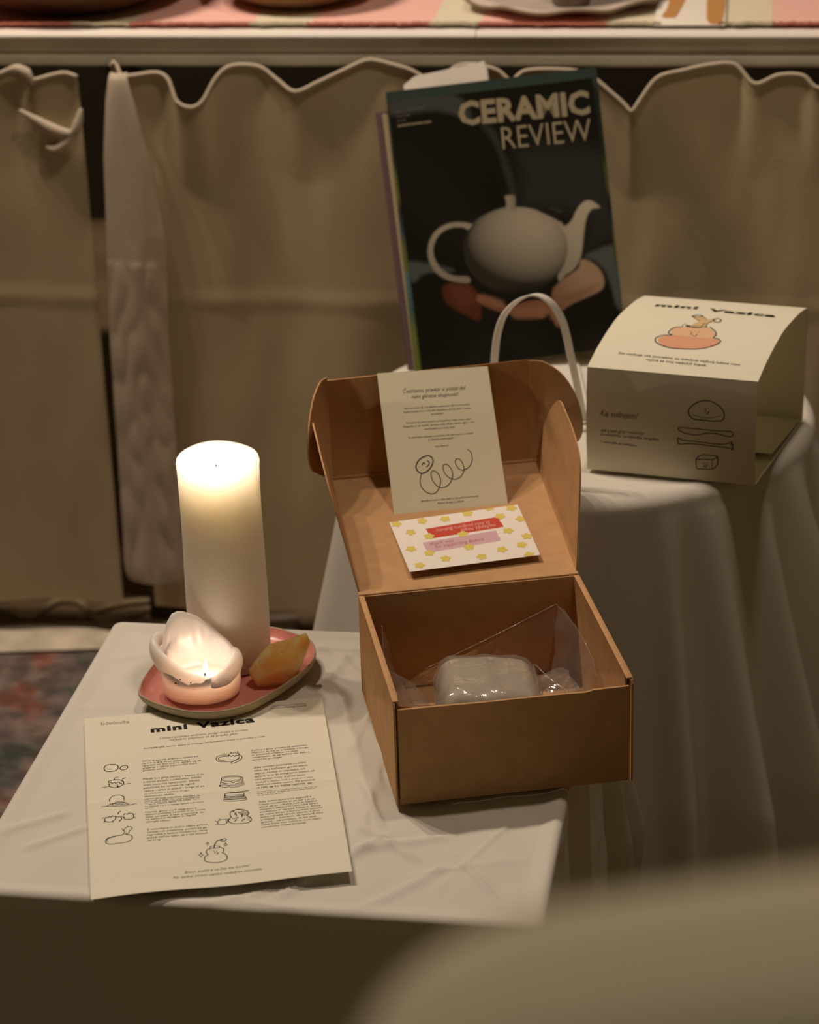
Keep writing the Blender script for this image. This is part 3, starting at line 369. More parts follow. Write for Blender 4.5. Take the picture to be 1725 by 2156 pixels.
HEM_RIGHT= [(0.133,0.387),(0.139,0.393),(0.145,0.378),(0.161,0.378),(0.189,0.381),(0.203,0.373),(0.212,0.351),(0.229,0.344),(0.243,0.351),(0.256,0.373),(0.274,0.388),(0.307,0.387),(0.329,0.373),(0.35,0.361),(0.378,0.372),(0.412,0.387),(0.435,0.395),(0.462,0.39),(0.483,0.384),(0.502,0.375),(0.522,0.379),(0.535,0.388),(0.555,0.391),(0.582,0.385),(0.598,0.374),(0.614,0.384),(0.652,0.385),(0.684,0.38),(0.711,0.361),(0.727,0.348),(0.734,0.341),(0.743,0.353),(0.762,0.377),(0.791,0.385),(0.822,0.391),(0.849,0.39),(0.87,0.371),(0.896,0.38),(0.923,0.38),(0.942,0.367),(0.98,0.381),(1.032,0.386)]
CARD_QUAD=[[-.0264,2.1432,.2343],[.0791,2.1583,.2321],[.0932,2.0843,.1207],[-.0145,2.0689,.1207]]
POST_QUAD=[[-.0191,2.0534,.1196],[.1021,2.0819,.1209],[.1179,1.9928,.1097],[-.0016,1.9679,.1088]]
PAPER_QUAD=[[-.2979,1.9078,.001],[-.0851,1.934,.001],[-.055,1.635,.005],[-.26,1.6097,.003]]
# ------------------------------------------------------------------ the setting
def plane_grid(name, x0, x1, y0, y1, z, m):
    V, F = box((x0, y0, z-.04), (x1, y1, z)); o = link(name, V, F, m, base=(x0, y0, z-.04)); return tag(o, kind='structure')
plane_grid('floor', -3, 3, -1.0, 4.6, -.36, M['floor'])
V, F = box((-3, 4.6, -.36), (3, 4.7, 2.2)); tag(link('wall_back', V, F, M['wall']), kind='structure')

# display table: frame (s along its front edge, t away from the camera)
A8 = math.radians(8.4); SO = np.array([-.4573, 2.7964, 0.]); SS = np.array([math.cos(A8), -math.sin(A8), 0]); ST = np.array([math.sin(A8), math.cos(A8), 0])
def D(s, t, z): return tuple(SO+SS*s+ST*t+np.array([0, 0, z]))
def dbox(a, b):
    V, F = box(a, b); return [D(*v) for v in V], F
t = thing('display_table', 'long white display table with rounded edge and cream apron behind everything', 'table', D(.45, .3, -.36))
V, F = [], []
prof = [(.7, .4245), (0.0, .4245), (-.004, .4235), (-.0062, .4205), (-.004, .4165), (0, .4155), (.7, .4155)]
for s in (-.5, .556): V += [D(s, *p) for p in prof]
n = len(prof); F = [(i, (i+1) % n, n+(i+1) % n, n+i) for i in range(n)] + [tuple(range(n))[::-1], tuple(range(n, 2*n))]
tp = link('tabletop', V, F, M['white_lacquer'], t, smooth=False)
V = []
for s in (.557, 1.5): V += [D(s, *p) for p in prof]
link('tabletop', V, F, M['white_lacquer'], t)
V, F = join(dbox((-.49, .006, .3985), (1.49, .03, .4155))); bevel(link('apron', V, F, M['apron'], t), .001)
V, F = join(dbox((-.49, .001, .3835), (1.49, .03, .3985))); bevel(link('lower_rail', V, F, M['apron'], t), .003)
for s, tt in ((-.4, .06), (.108, .05), (1.4, .06), (-.4, .62), (1.4, .62)):
    V, F = dbox((s, tt, -.36), (s+.035, tt+.035, .384)); bevel(link('leg', V, F, M['dark_wood'], t), .003)
ZT = .4250
# pink and cream runner
r = thing('table_runner', 'pink and cream checked runner with fringed edge on the display table', 'table runner', D(.4, .3, ZT))
bands = [(-.40, .082, 'p'), (.082, .151, 'c'), (.151, .292, 'p'), (.292, .360, 'c'), (.360, .501, 'p'), (.501, .557, 'c'), (.557, .702, 'p'), (.702, .764, 'c')]
bands2 = [(.828, .888, 'c'), (.888, 1.02, 'p'), (1.02, 1.08, 'c'), (1.08, 1.22, 'p')]
for k, (a, b, c) in enumerate(bands+bands2):
    V, F = grid(lambda u, v: D(a+(b-a)*u, .020+.42*v, ZT+.0012+.0008*N3(u*9+k, v*20)), 14, 40)
    V2, F2 = grid(lambda u, v: D(a+(b-a)*u, .020+.42*v, ZT), 2, 2)
    o = link('woven_band', *join((V, F), (V2, F2)), M['pink_cloth' if c == 'p' else 'cream_cloth'], r, smooth=True)
    def fr(u, v):
        s = a+(b-a)*u; ph = N3(s*160, k*3.)*.6+N3(s*50, 7.)
        return D(s, .021+.010*math.sin(math.pi*2*v-1.3)*.5-.003+.0035*ph, ZT+.0042+.0036*math.cos(math.pi*2*v)+.0014*N3(s*220, v*3))
    V, F = grid(fr, int((b-a)*900)+4, 7)
    link('fringe', V, F, M['pink_fringe' if c == 'p' else 'cream_cloth'], r, smooth=True)
# bowls and plates on it
def bowl(name, label, s, tt, prof, m, cat='bowl', group=None):
    c = D(s, tt, ZT+.002); V, F = lathe(prof, c, 64); o = link(name, V, F, m, base=c, smooth=True); return tag(o, label, cat, group)
bp = [(0, .004), (.03, .004), (.036, 0), (.045, 0), (.062, .008), (.085, .03), (.092, .055), (.089, .055), (.08, .03), (.055, .010), (0, .008)]
bowl('serving_bowl', 'large dark brown bowl at the left end of the pink runner', .055, .148, [(r_*1.65, z*1.3) for r_, z in bp], M['brown_ceramic'])
bowl('serving_bowl', 'smaller tan bowl on the cream stripe left of the pale scalloped plate', .325, .156, [(r_*1.12, z) for r_, z in bp], M['tan_ceramic'])
# scalloped plate with a cup
c = D(.645, .150, ZT+.002)
g = thing('scalloped_plate', 'pale plate with wavy brown-edged rim at the centre of the display table', 'plate', (c[0], c[1], c[2]))
def scal(a, r_, z): return (r_*(1+.035*math.cos(9*a)*(r_/.12)**3), z+.0025*math.cos(9*a+1)*(r_/.12)**4)
V, F = lathe([(0, .004), (.05, .003), (.055, 0), (.06, 0), (.085, .004), (.118, .010), (.118, .013), (.085, .008), (.06, .0055), (0, .006)], c, 144, scal)
link('plate_body', V, F, M['grey_ceramic'], g, smooth=True)
rim = [(c[0]+.1185*(1+.035*math.cos(9*a))*math.cos(a), c[1]+.1185*(1+.035*math.cos(9*a))*math.sin(a), c[2]+.0118+.0025*math.cos(9*a+1)) for a in np.linspace(0, 2*math.pi, 181)]
V, F = tube(rim, .0022, 8, caps=False); link('plate_rim', V, F, M['grey_edge'], g, smooth=True)
c2 = (c[0]+.005, c[1]-.045, c[2]+.006)
V, F = lathe([(0, 0), (.020, 0), (.0225, .003), (.025, .05), (.027, .07), (.0255, .07), (.023, .05), (.019, .006), (0, .005)], c2, 48)
tag(link('cup', V, F, M['dark_cup'], base=c2, smooth=True), 'dark grey-brown cup standing on the scalloped plate', 'cup')
# bare white tabletop drawn as a thin slab, with two tan stripes
cd = thing('bare_top_patch', 'bare white stretch of the display table with two tan stripes', 'card', D(.80, .1, ZT))
V, F = dbox((.756, .012, ZT+.0035), (.836, .19, ZT+.0050)); bevel(link('patch_body', V, F, M['white_card'], cd), .001)
for pl in ([(.764, .052), (.773, .046), (.781, .060), (.789, .18), (.772, .18), (.768, .09)], [(.818, .020), (.826, .014), (.832, .022), (.834, .18), (.815, .18), (.814, .06)]):
    V, F = prism(spline(pl, 4, True), (D(0, 0, ZT+.0051), SS, ST, (0, 0, 1)), 0, .0006); link('tan_stripe', V, F, M['tan_card'], cd)
bowl('small_bowl', 'dark navy bowl at the right end of the pink runner', .985, .195, [(r_*.62, z*.8) for r_, z in bp], M['navy'])

# ------------------------------------------------------------------ curtains under the display table
def curtain(name, label, hem, zb, off, seed, amp=.006):
    S_ = [h[0] for h in hem]; Z_ = [h[1] for h in hem]; s0, s1 = S_[0], S_[-1]
    HS = spline([(a, b, 0) for a, b in hem], 8); hs = np.maximum.accumulate([p[0] for p in HS]+np.arange(len(HS))*1e-7); hz = [p[1] for p in HS]
    def top(s): return float(np.interp(s, hs, hz))
    def fn(u, v):
        s = s0+(s1-s0)*u; z = top(s)+(zb-top(s))*v**1.0
        sag = (.388-top(s))*.35*max(0, 1-v*6)
        tt = off-sag+amp*math.sin(s*34+seed+.5*math.sin(v*2+seed))*(.35+.65*v)+.003*N3(s*14, z*2.2, seed)+.0016*N3(s*30, z*9, seed+4)
        if abs(z-.105) < .012: tt -= .0012*math.cos((z-.105)/.012*math.pi/2)
        zz = z+(.002*N3(s*9, 0, seed) if v == 1 else 0)
        return D(s, tt, zz)
    n = int((s1-s0)*260); root = thing(name, label, 'curtain', D((s0+s1)/2, off, zb))
    V, F = grid(fn, n, 90); link('curtain_panel', V, F, M['curtain'], root, smooth=True)
    line = [np.array(fn(i/(n-1), 0))+np.array([0, 0, .001])-ST*.002 for i in range(n)]
    V, F = tube(line, .0024, 8); link('rolled_hem', V, F, M['strip'], root, smooth=True)  # same cloth as the panel; lighter colour stands for light from above
    return root
HEM_LEFT = [(-.45, .38), (-.30, .386), (-.18, .372), (-.09, .384)] + HEM_LEFT[:-3] + [(.080, .380), (.094, .376)]
cl = curtain('curtain', 'dim-toned curtain with a knotted upper corner at the far left under the display table', HEM_LEFT, -.305, -.014, 1.3)
cr = curtain('curtain', 'wide dim-toned curtain with wavy upper hem hung behind the candles and magazines', HEM_RIGHT, -.309, -.016, 4.1)
kn = []
for pts, rr in (([(.022, .338), (.042, .326), (.060, .316), (.078, .311), (.092, .314)], .0062), ([(.050, .294), (.062, .292), (.076, .301), (.090, .312)], .0050), ([(.096, .340), (.092, .326), (.086, .314), (.072, .304)], .0058),
                ([(.010, .384), (.024, .387), (.036, .380), (.041, .368)], .0060)):
    kn.append(tube(spline([D(s, -.024, z) for s, z in pts], 8), lambda q, rr=rr: rr*(.15+.85*math.sin(math.pi*(q*.9+.05))), 10, .8))
link('knotted_corner', *join(*kn), M['strip'], cl, smooth=True)
# hanging strip of crumpled cloth
def strip(u, v):
    z = .384+(-.268-.384)*v; cx = np.interp(v, [0, .12, .3, .5, 1], [.1450, .1475, .1520, .1455, .1400]); w = np.interp(v, [0, .05, .15, .3, 1], [.010, .017, .027, .0355, .0385])
    if v > .965: w *= math.sqrt(max(0, 1-((v-.965)/.035)**2))*.25+.75
    s = cx+(u-.5)*2*w
    tt = -.026-.010*math.sin(math.pi*v**.3)-.006*math.cos((u-.5)*math.pi)-.0015*N3(s*40, z*5, 2)-.0035*abs(N3(s*50+3, z*14, 5))*(1 if v > .35 else .3)
    return D(s, tt, z)
V, F = grid(strip, 30, 160)
tag(link('cloth_strip', V, F, M['strip'], base=D(.14, -.034, -.268), smooth=True), 'narrow crumpled white cloth strip hanging in front of the dim-toned curtain', 'cloth strip')

# ------------------------------------------------------------------ floor: rug and cables
rg = thing('rug', 'patterned red and blue rug with a cream border on the floor at left', 'rug', (-.9, 2.2, -.36))
V, F = grid(lambda u, v: (-1.9+1.75*u, 1.0+1.735*v-.0*u, -.356+.0015*N3(u*20, v*20)), 40, 40)
V2, F2 = grid(lambda u, v: (-1.9+1.75*u, 1.0+1.735*v, -.36), 2, 2)
link('rug_field', *join((V, F), (V2, F2)), M['rug'], rg, smooth=True)
V, F = grid(lambda u, v: (-1.9+1.75*u, 2.735+.078*v, -.352+.006*math.sin(math.pi*v)*(.6+.5*N3(u*22, v*2))), 200, 8)
link('rug_border', V, F, M['rug_border'], rg, smooth=True)
for pts, lab in (([(-.75, 2.85), (-.62, 2.90), (-.546, 2.871), (-.504, 2.842), (-.471, 2.884), (-.44, 2.878), (-.415, 2.83), (-.39, 2.83), (-.367, 2.84), (-.33, 2.855), (-.2, 2.87), (.1, 2.86)], 'beige cable snaking over the dark floor under the curtain at left'),
                 ([(-.44, 2.835), (-.40, 2.862), (-.36, 2.875), (-.31, 2.868), (-.25, 2.84), (-.15, 2.85), (.1, 2.83)], 'second thin beige cable on the floor, nearer the low table')):
    V, F = tube(spline([(x, y, -.3555) for x, y in pts], 10), .0045, 10); tag(link('cable', V, F, M['cable'], smooth=True, base=(pts[0][0], pts[0][1], -.36)), lab, 'cable', 'cables under the display table')

# ------------------------------------------------------------------ draped tables
def drape(outline, zt, zb, flare, folds, top_fn, n_t=360, er=.007, nt_top=44, nt_side=70):
    """outline(th) -> (x, y, nx, ny) at the top's edge"""
    V, F = [], []; rows = nt_top+6+nt_side
    for k in range(n_t):
        x, y, nx, ny, cx, cy = outline(k/n_t)
        for j in range(rows):
            if j < nt_top:
                q = (j/(nt_top-1))**.8; px = cx+(x-cx-nx*er)*q; py = cy+(y-cy-ny*er)*q; V.append((px, py, zt+top_fn(px, py)*min(1, (1-q)*14+.25)))
            elif j < nt_top+6:
                a = (j-nt_top+1)/6*math.pi/2; V.append((x-nx*er+nx*er*math.sin(a), y-ny*er+ny*er*math.sin(a), zt-er+er*math.cos(a)+top_fn(x, y)*.25*math.cos(a)))
            else:
                v = (j-nt_top-5)/nt_side; d = (zt-er-zb)*v
                off, side = folds(k/n_t, d); V.append((x+nx*(flare*d+off)-ny*side, y+ny*(flare*d+off)+nx*side, zt-er-d))
    for k in range(n_t):
        for j in range(rows-1):
            a = k*rows+j; b = ((k+1) % n_t)*rows+j; F.append((a, a+1, b+1, b))
    return V, F
def crease(px, py, segs):
    h = 0
    for (x0, y0, x1, y1, a, w) in segs:
        dx, dy = x1-x0, y1-y0; L = math.hypot(dx, dy); q = ((px-x0)*dx+(py-y0)*dy)/L/L; dd = abs((px-x0)*dy-(py-y0)*dx)/L
        e = max(0, min(1, q*6))*max(0, min(1, (1-q)*6)) if 0 < q < 1 else 0
        h += a*math.exp(-(dd/w)**2)*e
    return h
# low square table
U1 = np.array([.9857, -.1685]); V1 = np.array([.1685, .9857]); u0, u1, v0, v1 = -.643, -.172, 1.553, 2.033
def rrect(q, u0=u0, u1=u1, v0=v0, v1=v1, r=.010):
    a, b = (u1-u0)/2, (v1-v0)/2; mu, mv = (u0+u1)/2, (v0+v1)/2
    segs = [(2*(b-r)), math.pi*r/2, 2*(a-r), math.pi*r/2, 2*(b-r), math.pi*r/2, 2*(a-r), math.pi*r/2]
    # parametrise so corners get many points
    wts = [1, .8, 1, .8, 1, .8, 1, .8]; T = sum(wts); x = q*T; i = 0
    while x > wts[i]: x -= wts[i]; i += 1
    f = x/wts[i]; c = [(a-r, b-r), (-(a-r), b-r), (-(a-r), -(b-r)), (a-r, -(b-r))]
    if i == 0: p = (a, -(b-r)+2*(b-r)*f); nn = (1, 0)
    elif i == 2: p = ((a-r)-2*(a-r)*f, b); nn = (0, 1)
    elif i == 4: p = (-a, (b-r)-2*(b-r)*f); nn = (-1, 0)
    elif i == 6: p = (-(a-r)+2*(a-r)*f, -b); nn = (0, -1)
    else:
        ang = [0, 90, 180, 270][(i-1)//2]+90*f; nn = (math.cos(math.radians(ang)), math.sin(math.radians(ang))); cc = c[(i-1)//2]; p = (cc[0]+nn[0]*r, cc[1]+nn[1]*r)
    P = U1*(mu+p[0])+V1*(mv+p[1]); Nn = U1*nn[0]+V1*nn[1]; C = U1*mu+V1*mv
    return P[0], P[1], Nn[0], Nn[1], C[0], C[1]
CR1 = [(-.13, 1.60, -.02, 1.71, .0035, .004), (-.21, 1.585, -.05, 1.66, .003, .005), (-.06, 1.585, .03, 1.66, .003, .004), (-.06, 1.68, .03, 1.70, .0026, .005), (-.05, 1.70, -.02, 1.90, .003, .004), (-.03, 1.76, -.045, 1.88, .0028, .004),
       (-.36, 1.72, -.29, 1.76, .003, .004), (-.33, 1.70, -.27, 1.735, .0025, .004), (-.29, 2.03, -.23, 2.045, .002, .004), (-.335, 1.94, -.24, 1.935, .0018, .003), (-.09, 1.95, -.06, 2.03, .0025, .004), (-.06, 1.90, -.085, 2.00, .0025, .004),
       (0, 1.60, .09, 1.74, .0014, .002), (-.02, 1.64, .09, 1.66, .0016, .003), (-.10, 2.05, -.02, 1.98, .002, .004), (-.27, 1.60, -.16, 1.57, .002, .004),
       (-.045, 1.90, -.02, 1.78, .004, .0035), (-.038, 1.93, -.060, 1.83, .0035, .004), (-.075, 2.03, -.035, 1.95, .003, .004), (-.10, 2.04, -.045, 2.03, .003, .005), (-.052, 1.72, .0, 1.66, .003, .004), (-.16, 1.62, -.09, 1.585, .003, .004), (-.03, 1.71, -.05, 1.80, .003, .003), (.02, 1.68, .06, 1.60, .0022, .003)]
def top1(x, y):
    b = 1 if x > -.06 else .35
    return -.0040+crease(x, y, CR1)+.0011*N3(x*11, y*11, 3)+.0009*N3(x*28, y*28, 8)+b*.0016*abs(N3(x*34+y*12, y*14-x*10, 2))
def folds1(q, d):
    T = 7.2; x = q*T
    g = min(1, d/.25)
    off = .004*math.sin(x*9+1)*g+.003*N3(x*5, d*3, 1)*g
    for ctr, w, a in ((1.4, .30, .030), (3.2, .3, .028), (5.0, .3, .026), (6.8, .28, .026)):    # gathered corners
        e = math.exp(-((x-ctr)/w)**2)
        off += a*e*min(1, d/.22)*(1+.9*math.cos((x-ctr)*26)*min(1, d/.1))
    off += .0016*N3(x*16, d*22, 5)+.0022*N3(x*7+3, d*10, 9)
    return off, .0
V, F = drape(rrect, 0, -.350, .04, folds1, top1, n_t=640, nt_top=90)
t1 = thing('low_table', 'low square table hidden under the white cloth with the candles and open box', 'table', (-.11, 1.83, -.36))
def uv(a, b, z): p = U1*a+V1*b; return (p[0], p[1], z)
def ubox(lo, hi):
    V, F = box(lo, hi); return [uv(*v) for v in V], F
VV, FF = ubox((u0+.013, v0+.013, -.030), (u1-.013, v1-.013, -.009)); link('table_top', VV, FF, M['dark_wood'], t1)
for a, b in ((u0+.03, v0+.03), (u1-.06, v0+.03), (u0+.03, v1-.06), (u1-.06, v1-.06)):
    VV, FF = ubox((a, b, -.36), (a+.03, b+.03, -.03)); link('leg', VV, FF, M['dark_wood'], t1)
tag(link('tablecloth', V, F, M['cloth'], base=(-.11, 1.83, -.350), smooth=True), 'creased white cloth draped over the low table in front', 'tablecloth')
# higher round table
RC = (.1835, 2.345); RR = .2427; ZR = .112
def circ(q):
    a = 2*math.pi*q; return RC[0]+RR*math.cos(a), RC[1]+RR*math.sin(a), math.cos(a), math.sin(a), RC[0], RC[1]
FOLD2 = [(-1.30, .05, .016), (-1.10, .07, .030), (-.86, .06, .028), (-.60, .08, .034), (-.30, .07, .026), (-1.75, .10, .010), (3.3, .14, .014), (2.8, .15, .008), (2.2, .15, .006), (1.5, .15, .005), (.8, .15, .006), (.1, .12, .020), (-2.35, .12, .012)]
def folds2(q, d):
    a = 2*math.pi*q; off = 0; g = min(1, d/.30)**.8
    for c0, w, am in FOLD2:
        dd = (a-c0+math.pi) % (2*math.pi)-math.pi
        off += am*math.exp(-(dd/w)**2)*g*(1+d*1.2)*1.9
    off += .0015*N3(math.cos(a)*6, math.sin(a)*6, d*6)
    return off, 0
def top2(x, y): return .0010*N3(x*9, y*9, 5)+.0007*N3(x*24, y*24, 2)-.0016+crease(x, y, [(.15, 2.115, .28, 2.12, .003, .006), (.2, 2.135, .3, 2.11, .002, .004)])
V, F = drape(circ, ZR, -.345, .12, folds2, top2, n_t=480, er=.016)
t2 = thing('round_table', 'round table hidden under the long white cloth behind the open box', 'table', (RC[0], RC[1], -.36))
VV, FF = lathe([(0, .437), (RR-.014, .437), (RR-.014, .461), (0, .461)], (RC[0], RC[1], -.36), 64); link('table_top', VV, FF, M['dark_wood'], t2)
VV, FF = lathe([(0, 0), (.16, 0), (.16, .015), (.03, .04), (.025, .437), (0, .437)], (RC[0], RC[1], -.36), 48); link('pedestal', VV, FF, M['dark_wood'], t2, smooth=True)
tag(link('tablecloth', V, F, M['cloth'], base=(RC[0], RC[1], -.345), smooth=True), 'long white cloth falling in deep folds over the round table at right', 'tablecloth')
# ------------------------------------------------------------------ open cardboard box
BO = np.array([-.018826, 1.741197, .0012]); PB = math.radians(8.22888); BA = np.array([math.cos(PB), math.sin(PB), 0]); BB_ = np.array([-math.sin(PB), math.cos(PB), 0]); UP = np.array([0, 0, 1.])
BW, BD, BH = .20184, .20574, .0965
def B(x, y, z): return tuple(BO+BA*x+BB_*y+UP*z)
def bbox(lo, hi):
    V, F = box(lo, hi); return [B(*v) for v in V], F
bx = thing('cardboard_box', 'open brown cardboard mailer box holding the bagged clay', 'box', tuple(BO))
K = [M['kraft'], M['kraft_edge']]
def slab(name, V, F, parent=bx, m=None): return bevel(link(name, V, F, m or M['kraft'], parent), .0006, 2)
slab('base_panel', *bbox((.003, .003, 0), (BW-.003, BD-.002, .0016)))
def side_prof(y0, y1, h):  # rounded front upper corner
    return [(y0, 0), (y1, 0), (y1, h), (y0+.008, h), (y0+.003, h-.0015), (y0+.0005, h-.005)]
for sgn, x_out, x_in in ((-1, 0, .0050), (1, BW, BW-.0050)):
    o_, i_ = sorted((x_out, x_out-sgn*.0014)); a_, b_ = sorted((x_in, x_in+sgn*.0014))
    P = side_prof(0, BD, BH)
    pv = [prism(P, (B(0, 0, 0), BB_, UP, BA), o_, i_), prism(side_prof(.008, BD-.002, BH), (B(0, 0, 0), BB_, UP, BA), a_, b_)]
    capw = sorted((x_out, x_in))
    cap = bbox((capw[0], .004, BH-.0012), (capw[1], BD, BH+.0003))
    slab('side_wall', *join(*pv, cap))
fx0, fx1 = .0036, BW-.0034
fp = [(fx0, .0005), (fx1, .0005), (fx1, BH-.006), (fx1-.030, BH-.0062), (fx1-.036, BH-.0078), (fx1-.06, BH-.0072), (fx0+.07, BH-.0072), (fx0+.03, BH-.0065), (fx0, BH-.0062)]
slab('front_panel', *prism(fp, (B(0, .0005, 0), BA, UP, BB_), 0, .0022))
slab('inner_flap', *prism([(fx0+.001, .02), (fx0+.048, .02), (fx0+.045, BH-.010), (fx0+.001, BH-.0062)], (B(0, .0052, 0), BA, UP, BB_*1.0), 0, .0014))
slab('back_panel', *bbox((.0015, BD-.0022, 0), (BW-.0015, BD, BH)))
# lid leaning back onto the round table
AL = math.radians(10.5); LD = BB_*math.cos(AL)+UP*math.sin(AL); LN = -BB_*math.sin(AL)+UP*math.cos(AL); HL = np.array(B(0, BD, BH+.0012)); LL = .188
lid_poly = [(.001, 0), (BW-.001, 0), (BW-.001, LL), (.001, LL)]
slab('lid_panel', *prism(lid_poly, (HL, BA, LD, LN), -.0016, 0))
V, F = tube([HL+BA*.001-LN*.0008, HL+BA*(BW-.001)-LN*.0008], .0011, 8); link('hinge_crease', V, F, M['kraft'], bx, smooth=True)
wing = [(.004, 0), (.010, .010), (.028, .036), (.050, .070), (.066, .084), (.085, .089), (.110, .091), (.132, .0905), (.150, .090), (.162, .084), (.176, .066), (.186, .038), (.187, .004), (.184, 0)]
wing = wing[:1]+[tuple(p) for p in spline(wing[1:13], 5)]+wing[13:]
for sgn, ang, O in ((-1, math.radians(13), HL+BA*.001), (1, math.radians(9), HL+BA*(BW-.001))):
    wd = LN*math.cos(ang)+BA*sgn*math.sin(ang); nn = np.cross(LD, wd)
    slab('lid_wing', *prism(wing, (O, LD, wd, nn), -.0007, .0007))
TG = math.radians(85); FD = BB_*math.cos(TG)+UP*math.sin(TG); K0 = HL+LD*(LL+.002); FN = np.cross(BA, FD)   # FN points to the camera
if FN[1] > 0: FN = -FN
TH = .1005
slab('tuck_flap', *prism([(.004, 0), (BW-.004, 0), (BW-.006, TH), (.000, TH-.003)], (K0, BA, FD, FN), -.0008, .0008))
V, F = tube([K0+BA*.003-LD*.0015, K0+BA*(BW-.003)-LD*.0015], .0022, 8); link('fold_crease', V, F, M['kraft'], bx, smooth=True)
ear = [(0, 0), (.004, .0), (.040, .018), (.052, .026), (.0565, .040), (.054, .060), (.046, .078), (.034, .092), (.018, .1003), (.006, .1010), (0, .1005)]
ear = [(0, 0)]+[tuple(p) for p in spline(ear[1:10], 5)]+[(0, .1003)]
for sgn, ang, O in ((1, math.radians(38), K0+BA*(BW-.0055)), (-1, math.radians(62), K0+BA*.002)):
    ed = BA*sgn*math.cos(ang)+FN*math.sin(ang); nn = np.cross(ed, FD)
    slab('dust_ear', *prism(ear, (O, ed, FD, nn), -.0007, .0007))

# clay block in its clear bag
def round_box(half, r, cuts=22):
    bm = bmesh.new(); bmesh.ops.create_cube(bm, size=2); bmesh.ops.subdivide_edges(bm, edges=bm.edges[:], cuts=cuts, use_grid_fill=True)
    bm.verts.ensure_lookup_table(); H = np.array(half); I = H-r; V = []
    for v in bm.verts:
        p = np.array(v.co)*H; c = np.clip(p, -I, I); d = p-c; L = np.linalg.norm(d); V.append(c+d/L*r if L > 1e-9 else p)
    F = [tuple(v.index for v in f.verts) for f in bm.faces]; bm.free(); return V, F
def clay(sc, lift=0, nz=.0012, sd=0):
    V, F = round_box((.0455*sc, .0440*sc, .0295*sc), .0125); out = []
    for q in V:
        x, y, z = q/np.array([.0455, .044, .0295])
        q = q.copy()
        if z > 0: q[2] -= (.0035*max(0, x)**1.5+.0030*max(0, -x-.2)**2+.0020*y*y)*z; q[0] *= 1-.10*z; q[1] *= 1-.06*z
        q *= 1-.06*max(0, x)*max(0, y)
        q = q+nz*np.array([N3(x*2+sd, y*2, z*2), N3(x*2, y*2+sd+5, z*2), N3(x*2.2, y*2.2, z*2+sd)])+nz*.3*np.array([0, 0, N3(x*6, y*6, z*6+sd)])
        ca, sa = math.cos(-.10), math.sin(-.10)
        out.append(B(.0985+q[0]*ca-q[1]*sa, .100+q[0]*sa+q[1]*ca, .0330+q[2]+lift))
    return out, F
V, F = clay(1.0); tag(link('clay_block', V, F, M['clay'], smooth=True), 'smooth grey block of clay inside the clear bag in the box', 'clay')
bag = thing('plastic_bag', 'clear crinkled plastic bag wrapped around the clay block', 'bag', B(.1, .1, .003))
V, F = clay(1.04, .0012, .0026, 5); link('wrapped_film', V, F, M['film'], bag, smooth=True)
def film(name, fn, nu, nv, nz=.002, sc=40, sd=0):
    V, F = grid(fn, nu, nv); o = []
    for i, (x, y, z) in enumerate(V):
        q = np.array([x, y, z]); q = q+nz*np.array([N3(x*sc, y*sc, z*sc+sd), N3(x*sc+9, y*sc, z*sc+sd), .6*N3(x*sc, y*sc+7, z*sc+sd)])
        q[0] = min(max(q[0], .0062), BW-.0062); q[1] = max(q[1], .009); o.append(B(*q))
    return link(name, o, F, M['film'], bag, smooth=True)
def lerp(a, b, t): return np.array(a)+(np.array(b)-np.array(a))*t
def patch(a, b, c, d, sagv=(0, 0, 0)):   # a-b bottom edge, d-c top edge
    return lambda u, v: tuple(lerp(lerp(a, b, u), lerp(d, c, u), v)+np.array(sagv)*math.sin(math.pi*u)*v)
# tall back sheet, its folded right side, the left corner and the loose front
film('back_film', patch((.030, .165, .02), (.165, .168, .02), (.178, .193, .074), (.050, .150, .045), (0, .0, -.004)), 50, 24, .0026, 38, 1)
film('right_film', patch((.168, .170, .02), (.172, .060, .02), (.190, .090, .062), (.178, .193, .075), (.004, 0, .004)), 40, 24, .003, 45, 3)
film('left_film', patch((.040, .120, .02), (.030, .170, .02), (.018, .188, .073), (.010, .120, .060)), 30, 20, .003, 40, 6)
film('left_front_film', patch((.055, .050, .03), (.045, .140, .03), (.010, .140, .062), (.012, .035, .060), (0, 0, -.006)), 34, 22, .003, 50, 11)
film('right_front_film', patch((.135, .045, .03), (.135, .115, .045), (.168, .120, .050), (.172, .030, .052), (0, 0, .006)), 34, 22, .0035, 60, 15)
for ed in ([(.050, .150, .046), (.115, .172, .060), (.178, .193, .0755)], [(.178, .193, .0755), (.188, .150, .070), (.192, .110, .062), (.1905, .085, .056)], [(.010, .120, .061), (.014, .155, .068), (.018, .188, .074)], [(.012, .035, .061), (.030, .060, .050), (.052, .085, .044)]):
    V, F = tube(spline([B(*q) for q in ed], 10), .00035, 6); link('film_edge', V, F, M['film'], bag, smooth=True)
V, F = tube(spline([B(.130, .040, .055), B(.136, .075, .061), B(.139, .105, .064), B(.150, .085, .058), B(.168, .060, .053), B(.178, .075, .05)], 8), .0006, 6); link('film_seam', V, F, M['film'], bag, smooth=True)

